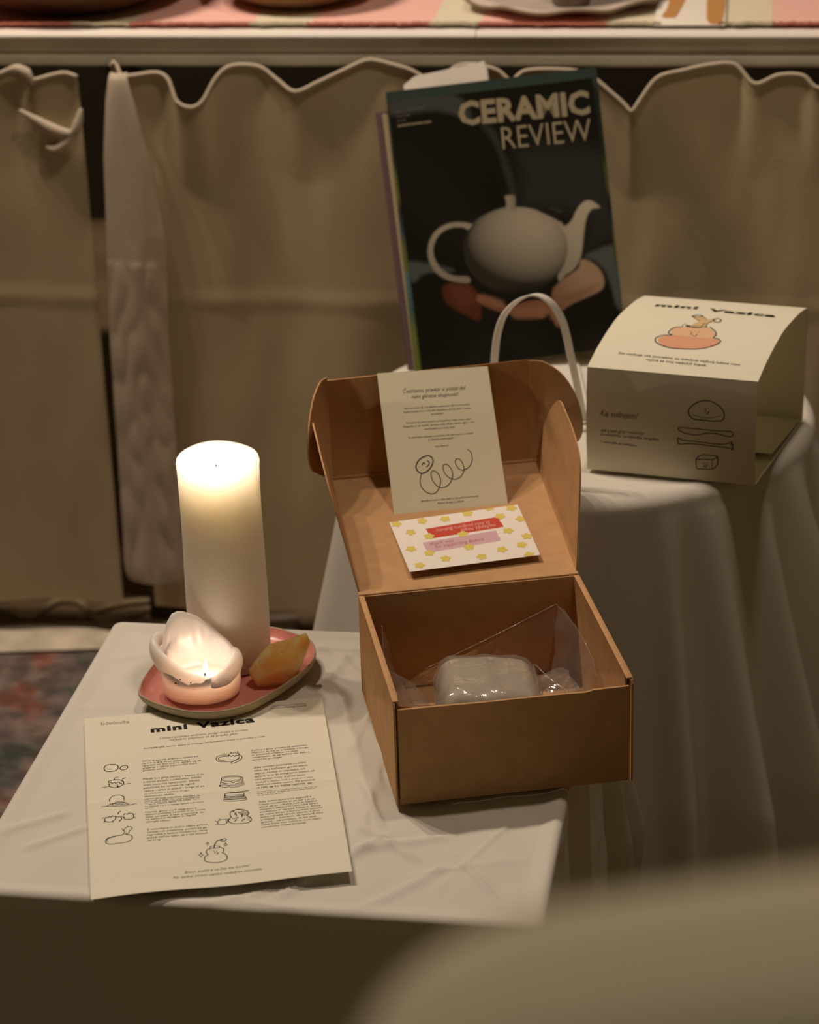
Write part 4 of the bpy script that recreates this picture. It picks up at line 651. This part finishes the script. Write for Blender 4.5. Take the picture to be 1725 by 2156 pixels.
# ------------------------------------------------------------------ letter card and postcard on the lid
ink = Ink()
for w, c, pts in CARD_STROKES: ink.stroke(w, c, pts, 0)
for s, x0, y0, x1, y1, h, k in CARD_TEXT: ink.text(s, x0, y0, x1, y1, h*1.15, k, 0 if k == 'ital' else 0)
f = quad_map(105, 148, CARD_QUAD)
tag(sheet('letter_card', f, 105, 148, ink, M['card'], [M['ink']], 10, 14, .5), 'upright cream card with a curly worm doodle standing in the box lid', 'card')
ink = Ink(); rnd = random.Random(2)
for x, y in FLOWERS:
    P = []
    for k in range(40):
        a = 2*math.pi*k/40; r = 4.7*(1+.16*math.cos(5*a+x)); px, py = x+r*math.cos(a), y+r*.98*math.sin(a)
        P.append((min(max(px, 0.2), 124.8), min(max(py, .2), 84.8)))
    ink.poly(P, 2, .16, False)
ink.poly(RED, 0, .05, False); ink.poly(LILAC, 1, .05, False)
for s, x0, y0, x1, y1, h, c in POST_TEXT: ink.text(s, x0, y0, x1, y1, h*1.2, 'ital', 4 if c == 'w' else 3, .12)
f = quad_map(125, 85, POST_QUAD)
tag(sheet('postcard', f, 125, 85, ink, M['postcard'], [M['tape_red'], M['tape_lilac'], M['yellow'], M['red_ink'], M['pale_ink']], 16, 10, .4), 'white postcard with yellow flowers and red and lilac tape lying on the box lid', 'postcard')

# ------------------------------------------------------------------ instruction sheet
ink = Ink()
for w, c, pts in PAPER_STROKES: ink.stroke(w, c, pts, 0)
for s, x0, y0, x1, y1, h, k in PAPER_TEXT:
    if k == 'outline':
        ink.text(s, x0, y0, x1, y1, h*1.2, 'outline', 0, .1); ink.text(s, x0+.5, y0, x1-.5, y1, h*1.2, 'outline_in', 1, .16)
    elif k == 'heavy': ink.text(s, x0, y0, x1, y1, h*1.45, k, 0)
    else: ink.text(s, x0, y0, x1, y1, h*1.15, k, 0)
def pwarp(x, y):
    a, b = x/210, y/297
    h = .0010*math.exp(-((b-.50)/.02)**2)+.0006*math.sin(a*9)*b
    h += .0035*max(0, b-.93)*14*max(0, math.sin(a*5+.4))*.3
    return h+.0012
f = quad_map(210, 297, PAPER_QUAD, pwarp)
tag(sheet('instruction_sheet', f, 210, 297, ink, M['paper'], [M['ink'], M['paper']], 30, 60, .12), 'cream sheet of printed clay instructions with small line drawings on the low table', 'paper sheet')

# ------------------------------------------------------------------ pink plate
PL = [(-.2512, 1.9343), (-.2461, 1.9705), (-.2334, 2.0025), (-.205, 2.036), (-.168, 2.056), (-.1335, 2.0537), (-.1127, 2.0393), (-.0967, 2.0244), (-.0912, 1.999), (-.0956, 1.9755), (-.1101, 1.9498), (-.1306, 1.9214), (-.151, 1.9007), (-.1759, 1.891), (-.2014, 1.8927), (-.2279, 1.906), (-.244, 1.9203)]
PO = spline(PL, 10, True); PC = np.mean(PO, axis=0)
pl = thing('plate', 'irregular oval pink-glazed plate carrying the candles and crystal', 'plate', (PC[0], PC[1], .0015))
def ring(sc, z): return [(PC[0]+(p[0]-PC[0])*sc, PC[1]+(p[1]-PC[1])*sc, z) for p in PO]
def rings(L, close_first=False, close_last=False):
    V, F = [], []; n = len(PO)
    for sc, z in L: V += ring(sc, z)
    for i in range(len(L)-1):
        for k in range(n): a = i*n+k; b = i*n+(k+1) % n; F.append((a, b, b+n, a+n))
    if close_first: F.append(tuple(range(n))[::-1])
    if close_last: F.append(tuple((len(L)-1)*n+k for k in range(n)))
    return V, F
V, F = rings([(.80, .0015), (.90, .002), (.97, .007), (1.0, .0125), (1.0, .0142), (.992, .0150), (.982, .0145)], True)
link('plate_body', V, F, M['plate_rim'], pl, smooth=True)
V, F = rings([(.984, .0146), (.975, .0135), (.955, .0090), (.90, .0058), (.82, .0048), (.4, .0045), (.05, .0045)], False, True)
link('glazed_inside', V, F, M['plate_pink'], pl, smooth=True)

# ------------------------------------------------------------------ tall pillar candle
PCX, PCY = -.1712, 2.0065
tc = thing('pillar_candle', 'tall glowing ivory pillar candle at the back of the pink plate', 'candle', (PCX, PCY, .0052))
R0 = .0372
def wob(a, r, z):
    k = 1+.006*math.cos(2*a+.5)+.004*math.sin(3*a+z*14)
    dz = (.0008*math.cos(a+2.0)+.0008*math.cos(3*a+1)) if z > .19 else 0
    return r*k, z+dz
prof = [(0, 0), (R0-.004, 0), (R0-.0012, .001), (R0-.0002, .004)]+[(R0+.0006*math.sin(z*30), z) for z in np.linspace(.008, .196, 26)]+[(R0+.0004, .2015), (R0-.0004, .2055), (R0-.0020, .2078), (R0-.0040, .2074), (R0-.0062, .2045), (R0-.0085, .2005), (R0-.014, .1975), (R0-.024, .1968), (.004, .1966), (0, .1966)]
V, F = lathe(prof, (PCX, PCY, .0052), 96, wob); link('wax_body', V, F, M['wax'], tc, smooth=True)
def flame(x, y, z, h, r, parent, tilt=(0, 0)):
    V, F = lathe([(0, 0)]+[(r*math.sin(math.pi*q**.75)**.8*(1-.25*q)+.0001, h*q) for q in np.linspace(.06, .96, 12)]+[(0, h)], (0, 0, 0), 16)
    V = [(x+vx+tilt[0]*vz, y+vy+tilt[1]*vz, z+vz) for vx, vy, vz in V]
    return link('flame', V, F, M['flame'], parent, smooth=True)
FX, FY = -.1730, 2.0040
V, F = tube([(FX, FY, .2005), (FX+.0004, FY, .2045), (FX+.0002, FY, .2075)], .0007, 8); link('wick', V, F, M['wick'], tc, smooth=True)
flame(FX+.0002, FY, .2065, .0125, .0024, tc)
def flame_light(loc, p):
    l = bpy.data.lights.new('candle_light', 'POINT'); l.energy = p; l.color = (1, .83, .63); l.shadow_soft_size = .003
    o = bpy.data.objects.new('candle_light', l); o.location = (loc[0], loc[1], loc[2]+Z0); scene.collection.objects.link(o)
flame_light((FX, FY, .2150), .48)

# ------------------------------------------------------------------ low melted candle
mc = thing('melted_candle', 'low pale pink candle melted open with curled wax walls, front of the plate', 'candle', (-.194, 1.953, .0052))
CX2, CY2 = -.1940, 1.9445
def rimh(a):   # a = angle, -pi/2 faces the camera
    pts = [(-180, .043), (-150, .034), (-120, .028), (-90, .0255), (-60, .028), (-30, .031), (0, .033), (20, .037), (45, .046), (65, .056), (85, .066), (100, .0700), (115, .0725), (130, .0710), (145, .065), (160, .056), (172, .047), (180, .043)]
    d = math.degrees(a); d = (d+180) % 360-180
    return float(np.interp(d, [p[0] for p in pts], [p[1] for p in pts]))
def lean(a, z):
    k = max(0, z-.030)/.036
    return -.006*k*max(0, math.sin(a)), -.001*k*max(0, math.sin(a))
V, F = [], []; nseg = 120
outer = [(0.0, 0, 0), (.030, 0, 0), (.0338, .002, 0), (.0352, .006, 0), (.0360, .012, 0), (.0358, .018, 0)]
nrow = 6+10+2+10+4
for k in range(nseg):
    a = 2*math.pi*k/nseg; h = rimh(a)+.0012*N3(math.cos(a)*5, math.sin(a)*5, 3); row = []
    for r, z, _ in outer: row.append((r, z))
    for i in range(1, 11):
        q = i/10; z = .018+(h-.018)*q; bulge = .0018*math.sin(math.pi*q); nar = -.004*max(0, (z-.03)/.036); row.append((.0355+bulge*.6+nar, z))
    tt = .0028
    row.append((row[-1][0]-tt*.4, h+.0012)); row.append((row[-2][0]-tt, h))
    for i in range(1, 11):
        q = i/10; z = h+(.0175-h)*q; nar = -.004*max(0, (z-.03)/.036); row.append((.0320-.002*q+nar-.0025*q*q, z))
    row += [(.0255, .0160), (.018, .0152), (.008, .0150), (0, .0150)]
    for r, z in row:
        dx, dy = lean(a, z); nz = .0007*N3(math.cos(a)*4*(r*40), math.sin(a)*4, z*90) if z > .02 else 0
        V.append((CX2+(r+nz)*math.cos(a)+dx, CY2+(r+nz)*.80*math.sin(a)+dy, .0052+z))
L = nrow
for k in range(nseg):
    for i in range(L-1):
        a = k*L+i; b = ((k+1) % nseg)*L+i; F.append((a, b, b+1, a+1))
link('wax_body', V, F, M['pinkwax'], mc, smooth=True)
def curl(pts, r, name='wax_curl', fl=.62):
    V, F = tube(spline(pts, 8), lambda q: r*(.12+.88*math.sin(math.pi*min(1, max(0, q*.80+.06)))**.7), 16, fl)
    V = [tuple(np.array(v)+.0007*np.array([N3(v[0]*90, v[1]*90, v[2]*90), N3(v[0]*90+4, v[1]*90, 0), N3(v[0]*90, v[1]*90+8, v[2]*60)])) for v in V]
    return link(name, V, F, M['pinkwax'], mc, smooth=True)
curl([(-.182, 1.9205, .0290), (-.193, 1.9190, .0300), (-.206, 1.9215, .0320), (-.2180, 1.9290, .0360), (-.2290, 1.9390, .0420), (-.2350, 1.9490, .0480), (-.2345, 1.9590, .0520), (-.2290, 1.9650, .0530)], .0098, fl=.52)
curl([(-.188, 1.9195, .0265), (-.179, 1.9195, .0290), (-.170, 1.9225, .0325), (-.1635, 1.9300, .0360), (-.1600, 1.9390, .0385), (-.1605, 1.9480, .0395), (-.164, 1.955, .040)], .0092, fl=.50)
curl([(-.2190, 1.9400, .040), (-.2235, 1.9520, .045), (-.2230, 1.9640, .050), (-.216, 1.974, .056)], .0062)
for x, y, z, r in ((-.2105, 1.9175, .0335, .0006), (-.2150, 1.9195, .0290, .0009), (-.2130, 1.9190, .0285, .0007), (-.2010, 1.9160, .0310, .0007), (-.2155, 1.9260, .0120, .0010), (-.2085, 1.9220, .0080, .0011)):
    V, F = lathe([(0, -r)]+[(r*math.cos(t), r*math.sin(t)) for t in np.linspace(-1.2, 1.2, 5)]+[(0, r)], (x, y, z), 8); link('soot_fleck', V, F, M['soot'], mc, smooth=True)
V, F = tube([(-.1905, 1.9425, .020), (-.1903, 1.9425, .0265)], .0007, 8); link('wick', V, F, M['wick'], mc, smooth=True)
flame(-.1903, 1.9425, .0265, .0125, .0024, mc, (.12, 0))
flame_light((-.1900, 1.9425, .0325), .105)

# ------------------------------------------------------------------ crystal
bm = bmesh.new(); bmesh.ops.create_icosphere(bm, subdivisions=5, radius=1)
planes = [(Vector((random.uniform(-1, 1), random.uniform(-1, 1), random.uniform(-1, 1))).normalized(), random.uniform(.80, 1.0)) for _ in range(22)]
V = []
ax = np.array([.045, .022, .017]); ax /= np.linalg.norm(ax); ay = np.cross([0, 0, 1], ax); ay /= np.linalg.norm(ay); az = np.cross(ax, ay)
for v in bm.verts:
    p = v.co.copy(); p = Vector([math.copysign(abs(c_)**.74, c_) for c_ in p])
    for n_, d_ in planes:
        k = p.dot(n_)
        if k > d_: p -= n_*(k-d_)*.88
    p += p*.03*noise.noise(p*7)
    x = p.x; w = 1-.22*max(0, x)
    q = np.array([-.1210, 1.9660, .0225])+ax*x*.0300*(1-.06*x)+ay*p.y*.0170*w+az*p.z*(.0180*w+.001)
    q = q+np.array([0, 0, .010])*max(0, x)**2*1.0
    V.append(tuple(q))
F = [tuple(v.index for v in f_.verts) for f_ in bm.faces]; bm.free()
cz = link('crystal', V, F, M['crystal'], smooth=True); tag(cz, 'rough translucent orange calcite crystal at the right edge of the pink plate', 'crystal')

# ------------------------------------------------------------------ open printed sleeve on the round table
K2 = 1.01954; SL0 = np.array([.17578, 2.17853, .1132]); SR0 = np.array([.33259, 2.12465, .1132]); SD = np.array([.41149308, .91141288, 0]); SWm = 162.63
SP = [(0, 0), (-.002, .025), (-.003, .05), (-.002, .08), (0, .105), (.015, .1105), (.031, .1155), (.058, .1215), (.086, .1255), (.115, .1255), (.144, .124), (.17, .12)]
SPB = [(.172, .09), (.173, .06), (.172, .03), (.17, .0015), (.13, .0005), (.09, .0004), (.045, .0004)]
def arcs(P): return np.append(0, np.cumsum([math.dist(P[i], P[i+1]) for i in range(len(P)-1)]))
full = [tuple(q_[:2]) for q_ in spline([(a_, b_) for a_, b_ in SP[:5]], 6)][:-1]+[tuple(q_[:2]) for q_ in spline([(a_, b_) for a_, b_ in SP[4:]], 5)]+SPB+[(0, 0)]; FA = arcs(full)*1000
def slv(x, s, lift):
    d = np.interp(s, FA, [p[0] for p in full]); z = np.interp(s, FA, [p[1] for p in full])
    d2 = np.interp(s+1.5, FA, [p[0] for p in full]); z2 = np.interp(s+1.5, FA, [p[1] for p in full]); d1 = np.interp(max(s-1.5, 0), FA, [p[0] for p in full]); z1 = np.interp(max(s-1.5, 0), FA, [p[1] for p in full])
    tx, tz = d2-d1, z2-z1; L = math.hypot(tx, tz)+1e-9; nd, nz = -tz/L, tx/L
    return SL0+(SR0-SL0)*(x/SWm)+SD*(d+nd*lift/1000)*K2+UP*(z+nz*lift/1000)*K2
ink = Ink()
ink.poly(SLEEVE_BLOB, 1, .12); ink.poly(SLEEVE_BLOBTOP, 2, .2, True); ink.poly(SLEEVE_STEM, 3, .2, False); ink.poly(SLEEVE_BLACK, 0, .16, False)
for w, c, pts in SLEEVE_STROKES: ink.stroke(w, c, pts, 0, .3)
for s, x0, y0, x1, y1, h, k in SLEEVE_TEXT: ink.text(s, x0, y0, x1, y1, h*1.1, k, 0, .3, ydown=False)
V, F = [], []; ss = []
for i in range(len(FA)-1): ss += list(np.linspace(FA[i], FA[i+1], 2 if i < 60 else 4)[:-1])
NX = 14; ns = len(ss); full_s = ss
for l in (0, -.5):
    for i in range(NX+1):
        for s in ss: V.append(slv(SWm*i/NX, s, l))
S_ = (NX+1)*ns
for i in range(NX):
    for j in range(ns):
        a, b = i*ns+j, i*ns+(j+1) % ns; F.append((a, b, b+ns, a+ns)); F.append((S_+a, S_+a+ns, S_+b+ns, S_+b))
for j in range(ns):
    b = (j+1) % ns; F.append((j, S_+j, S_+b, b)); e = NX*ns; F.append((e+j, e+b, S_+e+b, S_+e+j))
fm = [0]*len(F); k = len(V); V += [slv(x, s, l) for (x, s), l in zip(ink.V, ink.L)]; F += [tuple(i+k for i in q) for q in ink.F]; fm += [m+1 for m in ink.M]
slo = thing('packaging_sleeve', 'cream card sleeve with a peach vase drawing standing open on the round table', 'packaging sleeve', (.285, 2.233, .113))
link('sleeve_body', V, F, [M['sleeve'], M['ink'], M['peach'], M['peach_light'], M['stem']], slo, fm, smooth=False)
V, F = grid(lambda u, v: tuple(SL0+(SR0-SL0)*(u*.985+.0075)+SD*(.062+.106*v)+UP*(.0085-.004*v)), 4, 12)
V2 = [(x, y, z-.0005) for x, y, z in V]; F2 = [q[::-1] for q in F]
link('overlap_flap', *join((V, F), (V2, F2)), M['sleeve'], slo)

# ------------------------------------------------------------------ magazines in a white holder
def eul(rx, ry, rz): return np.array((Matrix.Rotation(rz, 3, 'Z')@Matrix.Rotation(ry, 3, 'Y')@Matrix.Rotation(rx, 3, 'X')))
MR = eul(math.radians(-25.2111), math.radians(-3.9169), math.radians(4.0031)); MO = np.array([.01866, 2.45781, .1146]); MU, MN, MV = MR[:, 0], MR[:, 1], MR[:, 2]
def MP(u, v, l=0): return tuple(MO+(MU*u+MV*v-MN*l)*K2/1000)     # mm, lift towards the camera
def raster():
    W, H, st = 220, 290, 1.0; nx, ny = int(W/st)+1, int(H/st)+1
    X, Y = np.meshgrid(np.linspace(0, W, nx), np.linspace(0, H, ny), indexing='ij'); img = np.zeros((nx, ny, 3))+np.array([.010, .009, .007])
    def mask(poly, soft, smooth=True):
        P = np.array(spline(poly, 4, True) if smooth else poly); inside = np.zeros(X.shape, bool); dist = np.full(X.shape, 1e9)
        for i in range(len(P)):
            x0, y0 = P[i]; x1, y1 = P[(i+1) % len(P)]
            c = ((y0 > Y) != (y1 > Y)) & (X < (x1-x0)*(Y-y0)/((y1-y0) if abs(y1-y0) > 1e-9 else 1e-9)+x0); inside ^= c
            dx, dy = x1-x0, y1-y0; t = np.clip(((X-x0)*dx+(Y-y0)*dy)/(dx*dx+dy*dy+1e-9), 0, 1); dist = np.minimum(dist, np.hypot(X-x0-t*dx, Y-y0-t*dy))
        sd = np.where(inside, dist, -dist); return np.clip(sd/soft+.5, 0, 1)[..., None]
    def put(m, col):
        nonlocal img; img = img*(1-m)+np.array(col)*m
    C = COVER
    put(mask(C['shade'], 26)*.9, (.034, .034, .030)); put(mask([(0, 250), (60, 200), (90, 130), (60, 120), (0, 180)], 30)*.6, (.018, .017, .013)); put(mask(C['fold'], 5)*.8, (.040, .044, .040))
    put(mask([(0, 290), (70, 290), (85, 262), (50, 275), (0, 276)], 6)*.8, (.07, .075, .07))
    put(mask(C['lcuff'], 5), (.075, .085, .085)); put(mask(C['rcuff'], 5), (.085, .095, .090)*np.array(1.0))
    put(mask([(150, 35), (222, 35), (222, 0), (150, 0)], 12), (.008, .007, .006))
    put(mask(C['lhand'], 4), (.085, .026, .014)); put(mask([(40, 86), (60, 84), (66, 70), (52, 62)], 10)*.7, (.13, .045, .025))
    fg = mask(C['fing'], 2.5); put(fg, np.stack([.10+.0009*X, .030+.00055*X, .018+.00030*X], -1))
    for a, b, r in (((108, 49), (136, 47), 5.5), ((148, 40), (151, 34), 4.5), ((72, 70), (92, 62), 4.5)):
        put(mask([(a[0]-r, a[1]), (a[0], a[1]+r), (b[0], b[1]+r), (b[0]+r, b[1]), (b[0], b[1]-r), (a[0], a[1]-r)], 4)*.7, (.27, .13, .075))
    rh = mask(C['rhand'], 2.5); sh = np.clip((X-148)/55+(Y-50)/90, 0, 1)[..., None]; put(rh, np.array([.17, .08, .045])+(np.array([.36, .24, .16])-np.array([.17, .08, .045]))*sh)
    put(mask([(160, 60), (180, 66), (200, 70), (190, 62), (170, 56)], 8)*.5, (.13, .055, .03))
    cream = lambda k: np.stack([.52*k, .46*k, .35*k], -1)
    put(mask(C['spout'], 1.8), cream(np.clip(.62+.30*(195-X)/30*0+.0042*(Y-80)-.10*np.clip((182-X)/18, 0, 1), .35, 1.0)))
    put(mask(C['handle'], 1.6), cream(np.clip(.50+.0032*(Y-95), .45, .78)))
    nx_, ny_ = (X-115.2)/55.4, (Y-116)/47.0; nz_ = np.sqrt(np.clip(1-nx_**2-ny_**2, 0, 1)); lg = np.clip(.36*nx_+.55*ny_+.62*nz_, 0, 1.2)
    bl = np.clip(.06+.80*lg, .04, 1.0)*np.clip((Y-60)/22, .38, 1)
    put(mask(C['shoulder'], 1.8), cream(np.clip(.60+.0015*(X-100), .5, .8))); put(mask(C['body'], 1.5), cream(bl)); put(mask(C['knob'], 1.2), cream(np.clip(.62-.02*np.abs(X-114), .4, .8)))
    ring_ = np.abs(np.hypot((X-122)/46, (Y-150)/12)-1); put((np.clip(1-ring_*16, 0, 1)*(Y > 150)*(Y < 158)*.25)[..., None], (.2, .17, .12))
    return img, nx, ny
img, nx, ny = raster()
mg = []
def magazine(label, u0, u1, v0, v1, l0, l1, cover_m, front=False, lean=0):
    o = thing('magazine', label, 'magazine', MP((u0+u1)/2, v0, (l0+l1)/2), 'magazines in the white holder')
    def blk(a, b, c, d, e, f_): 
        V, F = box((a, c, e), (b, d, f_)); return [MP(x-lean*(1-y/290), y, z) for x, y, z in V], F
    V, F = join(blk(u0, u1, v0, v1, l0-.35, l0), blk(u0, u0+.6, v0, v1, l0, l1)); link('back_cover', V, F, cover_m, o)
    link('pages', *blk(u0+.8, u1-.8, v0+.5, v1-.8, l0+.05, l1-.3), M['pages'], o)
    if not front: link('front_cover', *blk(u0, u1, v0, v1, l1-.3, l1), cover_m, o)
    return o
front = magazine('front magazine with a cream teapot held in two hands on its black cover', 0, 220, 0, 290, -5.0, -.3, M['mag_dark'], True)
V = [MP(220*i/(nx-1), 290*j/(ny-1), 0) for i in range(nx) for j in range(ny)]; F = []
for i in range(nx-1):
    for j in range(ny-1): a = i*ny+j; F.append((a, a+ny, a+ny+1, a+1))
nb = len(V); fm = [0]*len(F)
V += [MP(220*i, 290*j, -.3) for i in (0, 1) for j in (0, 1)]; F += [(nb, nb+1, nb+3, nb+2), (0, ny-1, nb+1, nb), ((nx-1)*ny, nb+2, nb+3, (nx-1)*ny+ny-1), (0, nb, nb+2, (nx-1)*ny), (ny-1, (nx-1)*ny+ny-1, nb+3, nb+1)]; fm += [3]*5
ink = Ink()
ink.text('CERAMIC', 72.5, 257.0, 213.5, 252.9, 34.0, 'bold', 0, .15, ydown=False)
ink.text('REVIEW', 115.5, 225.5, 212, 223.4, 34.5, 'thin', 0, .15, ydown=False)
for s, k, h in (('March/April 2021', 's1', 4), ('Issue 308', 's2', 4), ('£9.90', 's3', 4), ('ceramicreview.com', 's4', 4)):
    a, b = COVER[k]; ink.text(s, a[0], a[1], b[0], b[1], h, 'bold' if k == 's4' else 'sans', 1 if k != 's4' else 0, .15, ydown=False)
k = len(V); V += [MP(x, y, l) for (x, y), l in zip(ink.V, ink.L)]; F += [tuple(i+k for i in q) for q in ink.F]; fm += [m+1 for m in ink.M]
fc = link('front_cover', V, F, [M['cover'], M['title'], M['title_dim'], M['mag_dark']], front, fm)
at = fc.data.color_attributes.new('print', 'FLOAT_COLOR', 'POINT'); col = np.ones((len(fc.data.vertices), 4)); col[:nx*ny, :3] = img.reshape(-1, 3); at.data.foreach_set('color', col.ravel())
# the second one: dark teal top, green field, blue patch, seen as a strip at the left
def strip_mat():
    m = mat('green_blue_cover', (.1, .1, .1), .35, .4); nt = m.node_tree; b = nt.nodes['Principled BSDF']; tc_ = nt.nodes.new('ShaderNodeTexCoord'); sp = nt.nodes.new('ShaderNodeSeparateXYZ'); mp = nt.nodes.new('ShaderNodeMapRange'); rp = nt.nodes.new('ShaderNodeValToRGB')
    mp.inputs[1].default_value = 0; mp.inputs[2].default_value = .27; nt.links.new(tc_.outputs['Object'], sp.inputs[0]); nt.links.new(sp.outputs[2], mp.inputs[0]); nt.links.new(mp.outputs[0], rp.inputs[0]); nt.links.new(rp.outputs[0], b.inputs['Base Color'])
    e = rp.color_ramp.elements; rp.color_ramp.interpolation = 'LINEAR'; e[0].position = 0; e[0].color = (.13, .16, .035, 1); e[1].position = 1; e[1].color = (.03, .05, .045, 1)
    for p_, c_ in ((.12, (.16, .19, .05)), (.20, (.06, .13, .12)), (.335, (.10, .20, .22)), (.345, (.16, .17, .04)), (.44, (.13, .15, .035)), (.48, (.05, .08, .14)), (.57, (.03, .03, .03)), (.62, (.16, .18, .04)), (.70, (.12, .15, .04)), (.74, (.04, .05, .03)), (.9, (.03, .045, .04))): q = e.new(p_); q.color = (*c_, 1)
    return m
magazine('second magazine with green and blue cover, its edge showing left of the teapot cover', -1.2, 226.3, 0, 302, -9.8, -5.4, strip_mat(), lean=5)
magazine('third magazine with dusky purple cover at the far left of the stack', -14, 196, 0, 283, -19.0, -15.0, M['mag_purple'])
magazine('cream-edged magazine between the purple one and the green one', -8, 210, 0, 280, -14.6, -10.4, M['mag_spine'])
# white holder: base, rear support and the rounded front loop
hd = thing('magazine_holder', 'white metal holder with a rounded front loop standing before the magazines', 'magazine holder', (.12, 2.44, .1122))
lp = [(.08615, 2.30621, .113), (.0887, 2.30621, .1528), (.09125, 2.30621, .1793), (.09431, 2.30621, .2058), (.10042, 2.30621, .2272), (.11113, 2.30621, .2415), (.12387, 2.30621, .2491), (.13713, 2.30621, .2502), (.14987, 2.30621, .2415), (.16007, 2.30621, .2242), (.16517, 2.30621, .2058), (.17026, 2.30621, .1793), (.17638, 2.30621, .1477), (.1825, 2.30621, .113)]
LPs = spline(lp, 8); wd = np.array([-.0070, -.0075, .001]); V = []; 
for i, p in enumerate(LPs):
    t_ = LPs[min(i+1, len(LPs)-1)]-LPs[max(i-1, 0)]; t_ /= np.linalg.norm(t_); nn = np.cross(t_, wd); nn = nn/np.linalg.norm(nn)*.0010
    V += [p-wd/2-nn, p+wd/2-nn, p+wd/2+nn, p-wd/2+nn]
F = [(4*i+a, 4*i+(a+1) % 4, 4*i+4+(a+1) % 4, 4*i+4+a) for i in range(len(LPs)-1) for a in range(4)]+[(0, 3, 2, 1), tuple(4*(len(LPs)-1)+a for a in range(4))]
bevel(link('front_loop', V, F, M['white_metal'], hd), .0004, 2)
V, F = box((.080, 2.299, .1122), (.190, 2.53, .1134)); link('base_strip', V, F, M['white_metal'], hd)
V, F = tube([MP(60, -2, -22.5), MP(60, 190, -22.5), MP(80, 222, -22.5), MP(120, 222, -22.5), MP(140, 190, -22.5), MP(140, -2, -22.5)], .0022, 8); link('rear_support', V, F, M['white_metal'], hd, smooth=True)
# folded white paper behind the magazines
def fold(u, v):
    uu = 20+92*u; top = np.interp(u, [0, .14, .42, .98, 1], [311, 319, 321, 327, 318]); return MP(uu, 250+(top-250)*v, -20.5-3*v-4*abs(u-.42)*v)
V, F = grid(fold, 40, 8); V2 = [tuple(np.array(p)+MN*.0035) for p in V]; nn = len(V)
F2 = [q[::-1] for q in F]; VV, FF = join((V, F), (V2, F2))
for i in range(39): FF.append((i*8+7, nn+i*8+7, nn+(i+1)*8+7, (i+1)*8+7))
for j in range(7): FF.append((j, nn+j, nn+j+1, j+1)); e = 39*8; FF.append((e+j, e+j+1, nn+e+j+1, nn+e+j))
tag(link('folded_paper', VV, FF, M['white_card']), 'folded white paper sticking up behind the top of the magazines', 'paper')

# ------------------------------------------------------------------ blurred chair back close to the camera
ch = thing('chair', 'cream fabric chair with rounded back, out of focus at the bottom right', 'chair', (.06, .2, -.36))
def cback(u, v):
    th = 2*math.pi*u; ph = math.pi*(v-.5); ex = lambda c, e: math.copysign(abs(c)**e, c)
    x = ex(math.cos(th), .5)*ex(math.cos(ph), .5); y = ex(math.sin(th), .8)*ex(math.cos(ph), .7); z = ex(math.sin(ph), .55)
    X = .060+x*.080; return (X, .395+y*.050, .7085+z*.062+X*.125)
V, F = grid(cback, 72, 40, True); link('backrest', V, F, M['chair_fabric'], ch, smooth=True)
def cseat(u, v):
    th = 2*math.pi*u; ph = math.pi*(v-.5); ex = lambda c, e: math.copysign(abs(c)**e, c)
    return (.06+ex(math.cos(th), .5)*ex(math.cos(ph), .5)*.21, .19+ex(math.sin(th), .5)*ex(math.cos(ph), .5)*.18, .08+ex(math.sin(ph), .6)*.035)
V, F = grid(cseat, 64, 24, True); link('seat', V, F, M['chair_fabric'], ch, smooth=True)
for x, y in ((-.10, .05), (.22, .05), (.01, .385), (.11, .385)):
    top = .70 if y > .3 else .06
    V, F = tube([(x, y, -.36), (x, y+(.005 if y > .3 else 0), top)], .014, 14); link('leg', V, F, M['dark_wood'], ch, smooth=True)
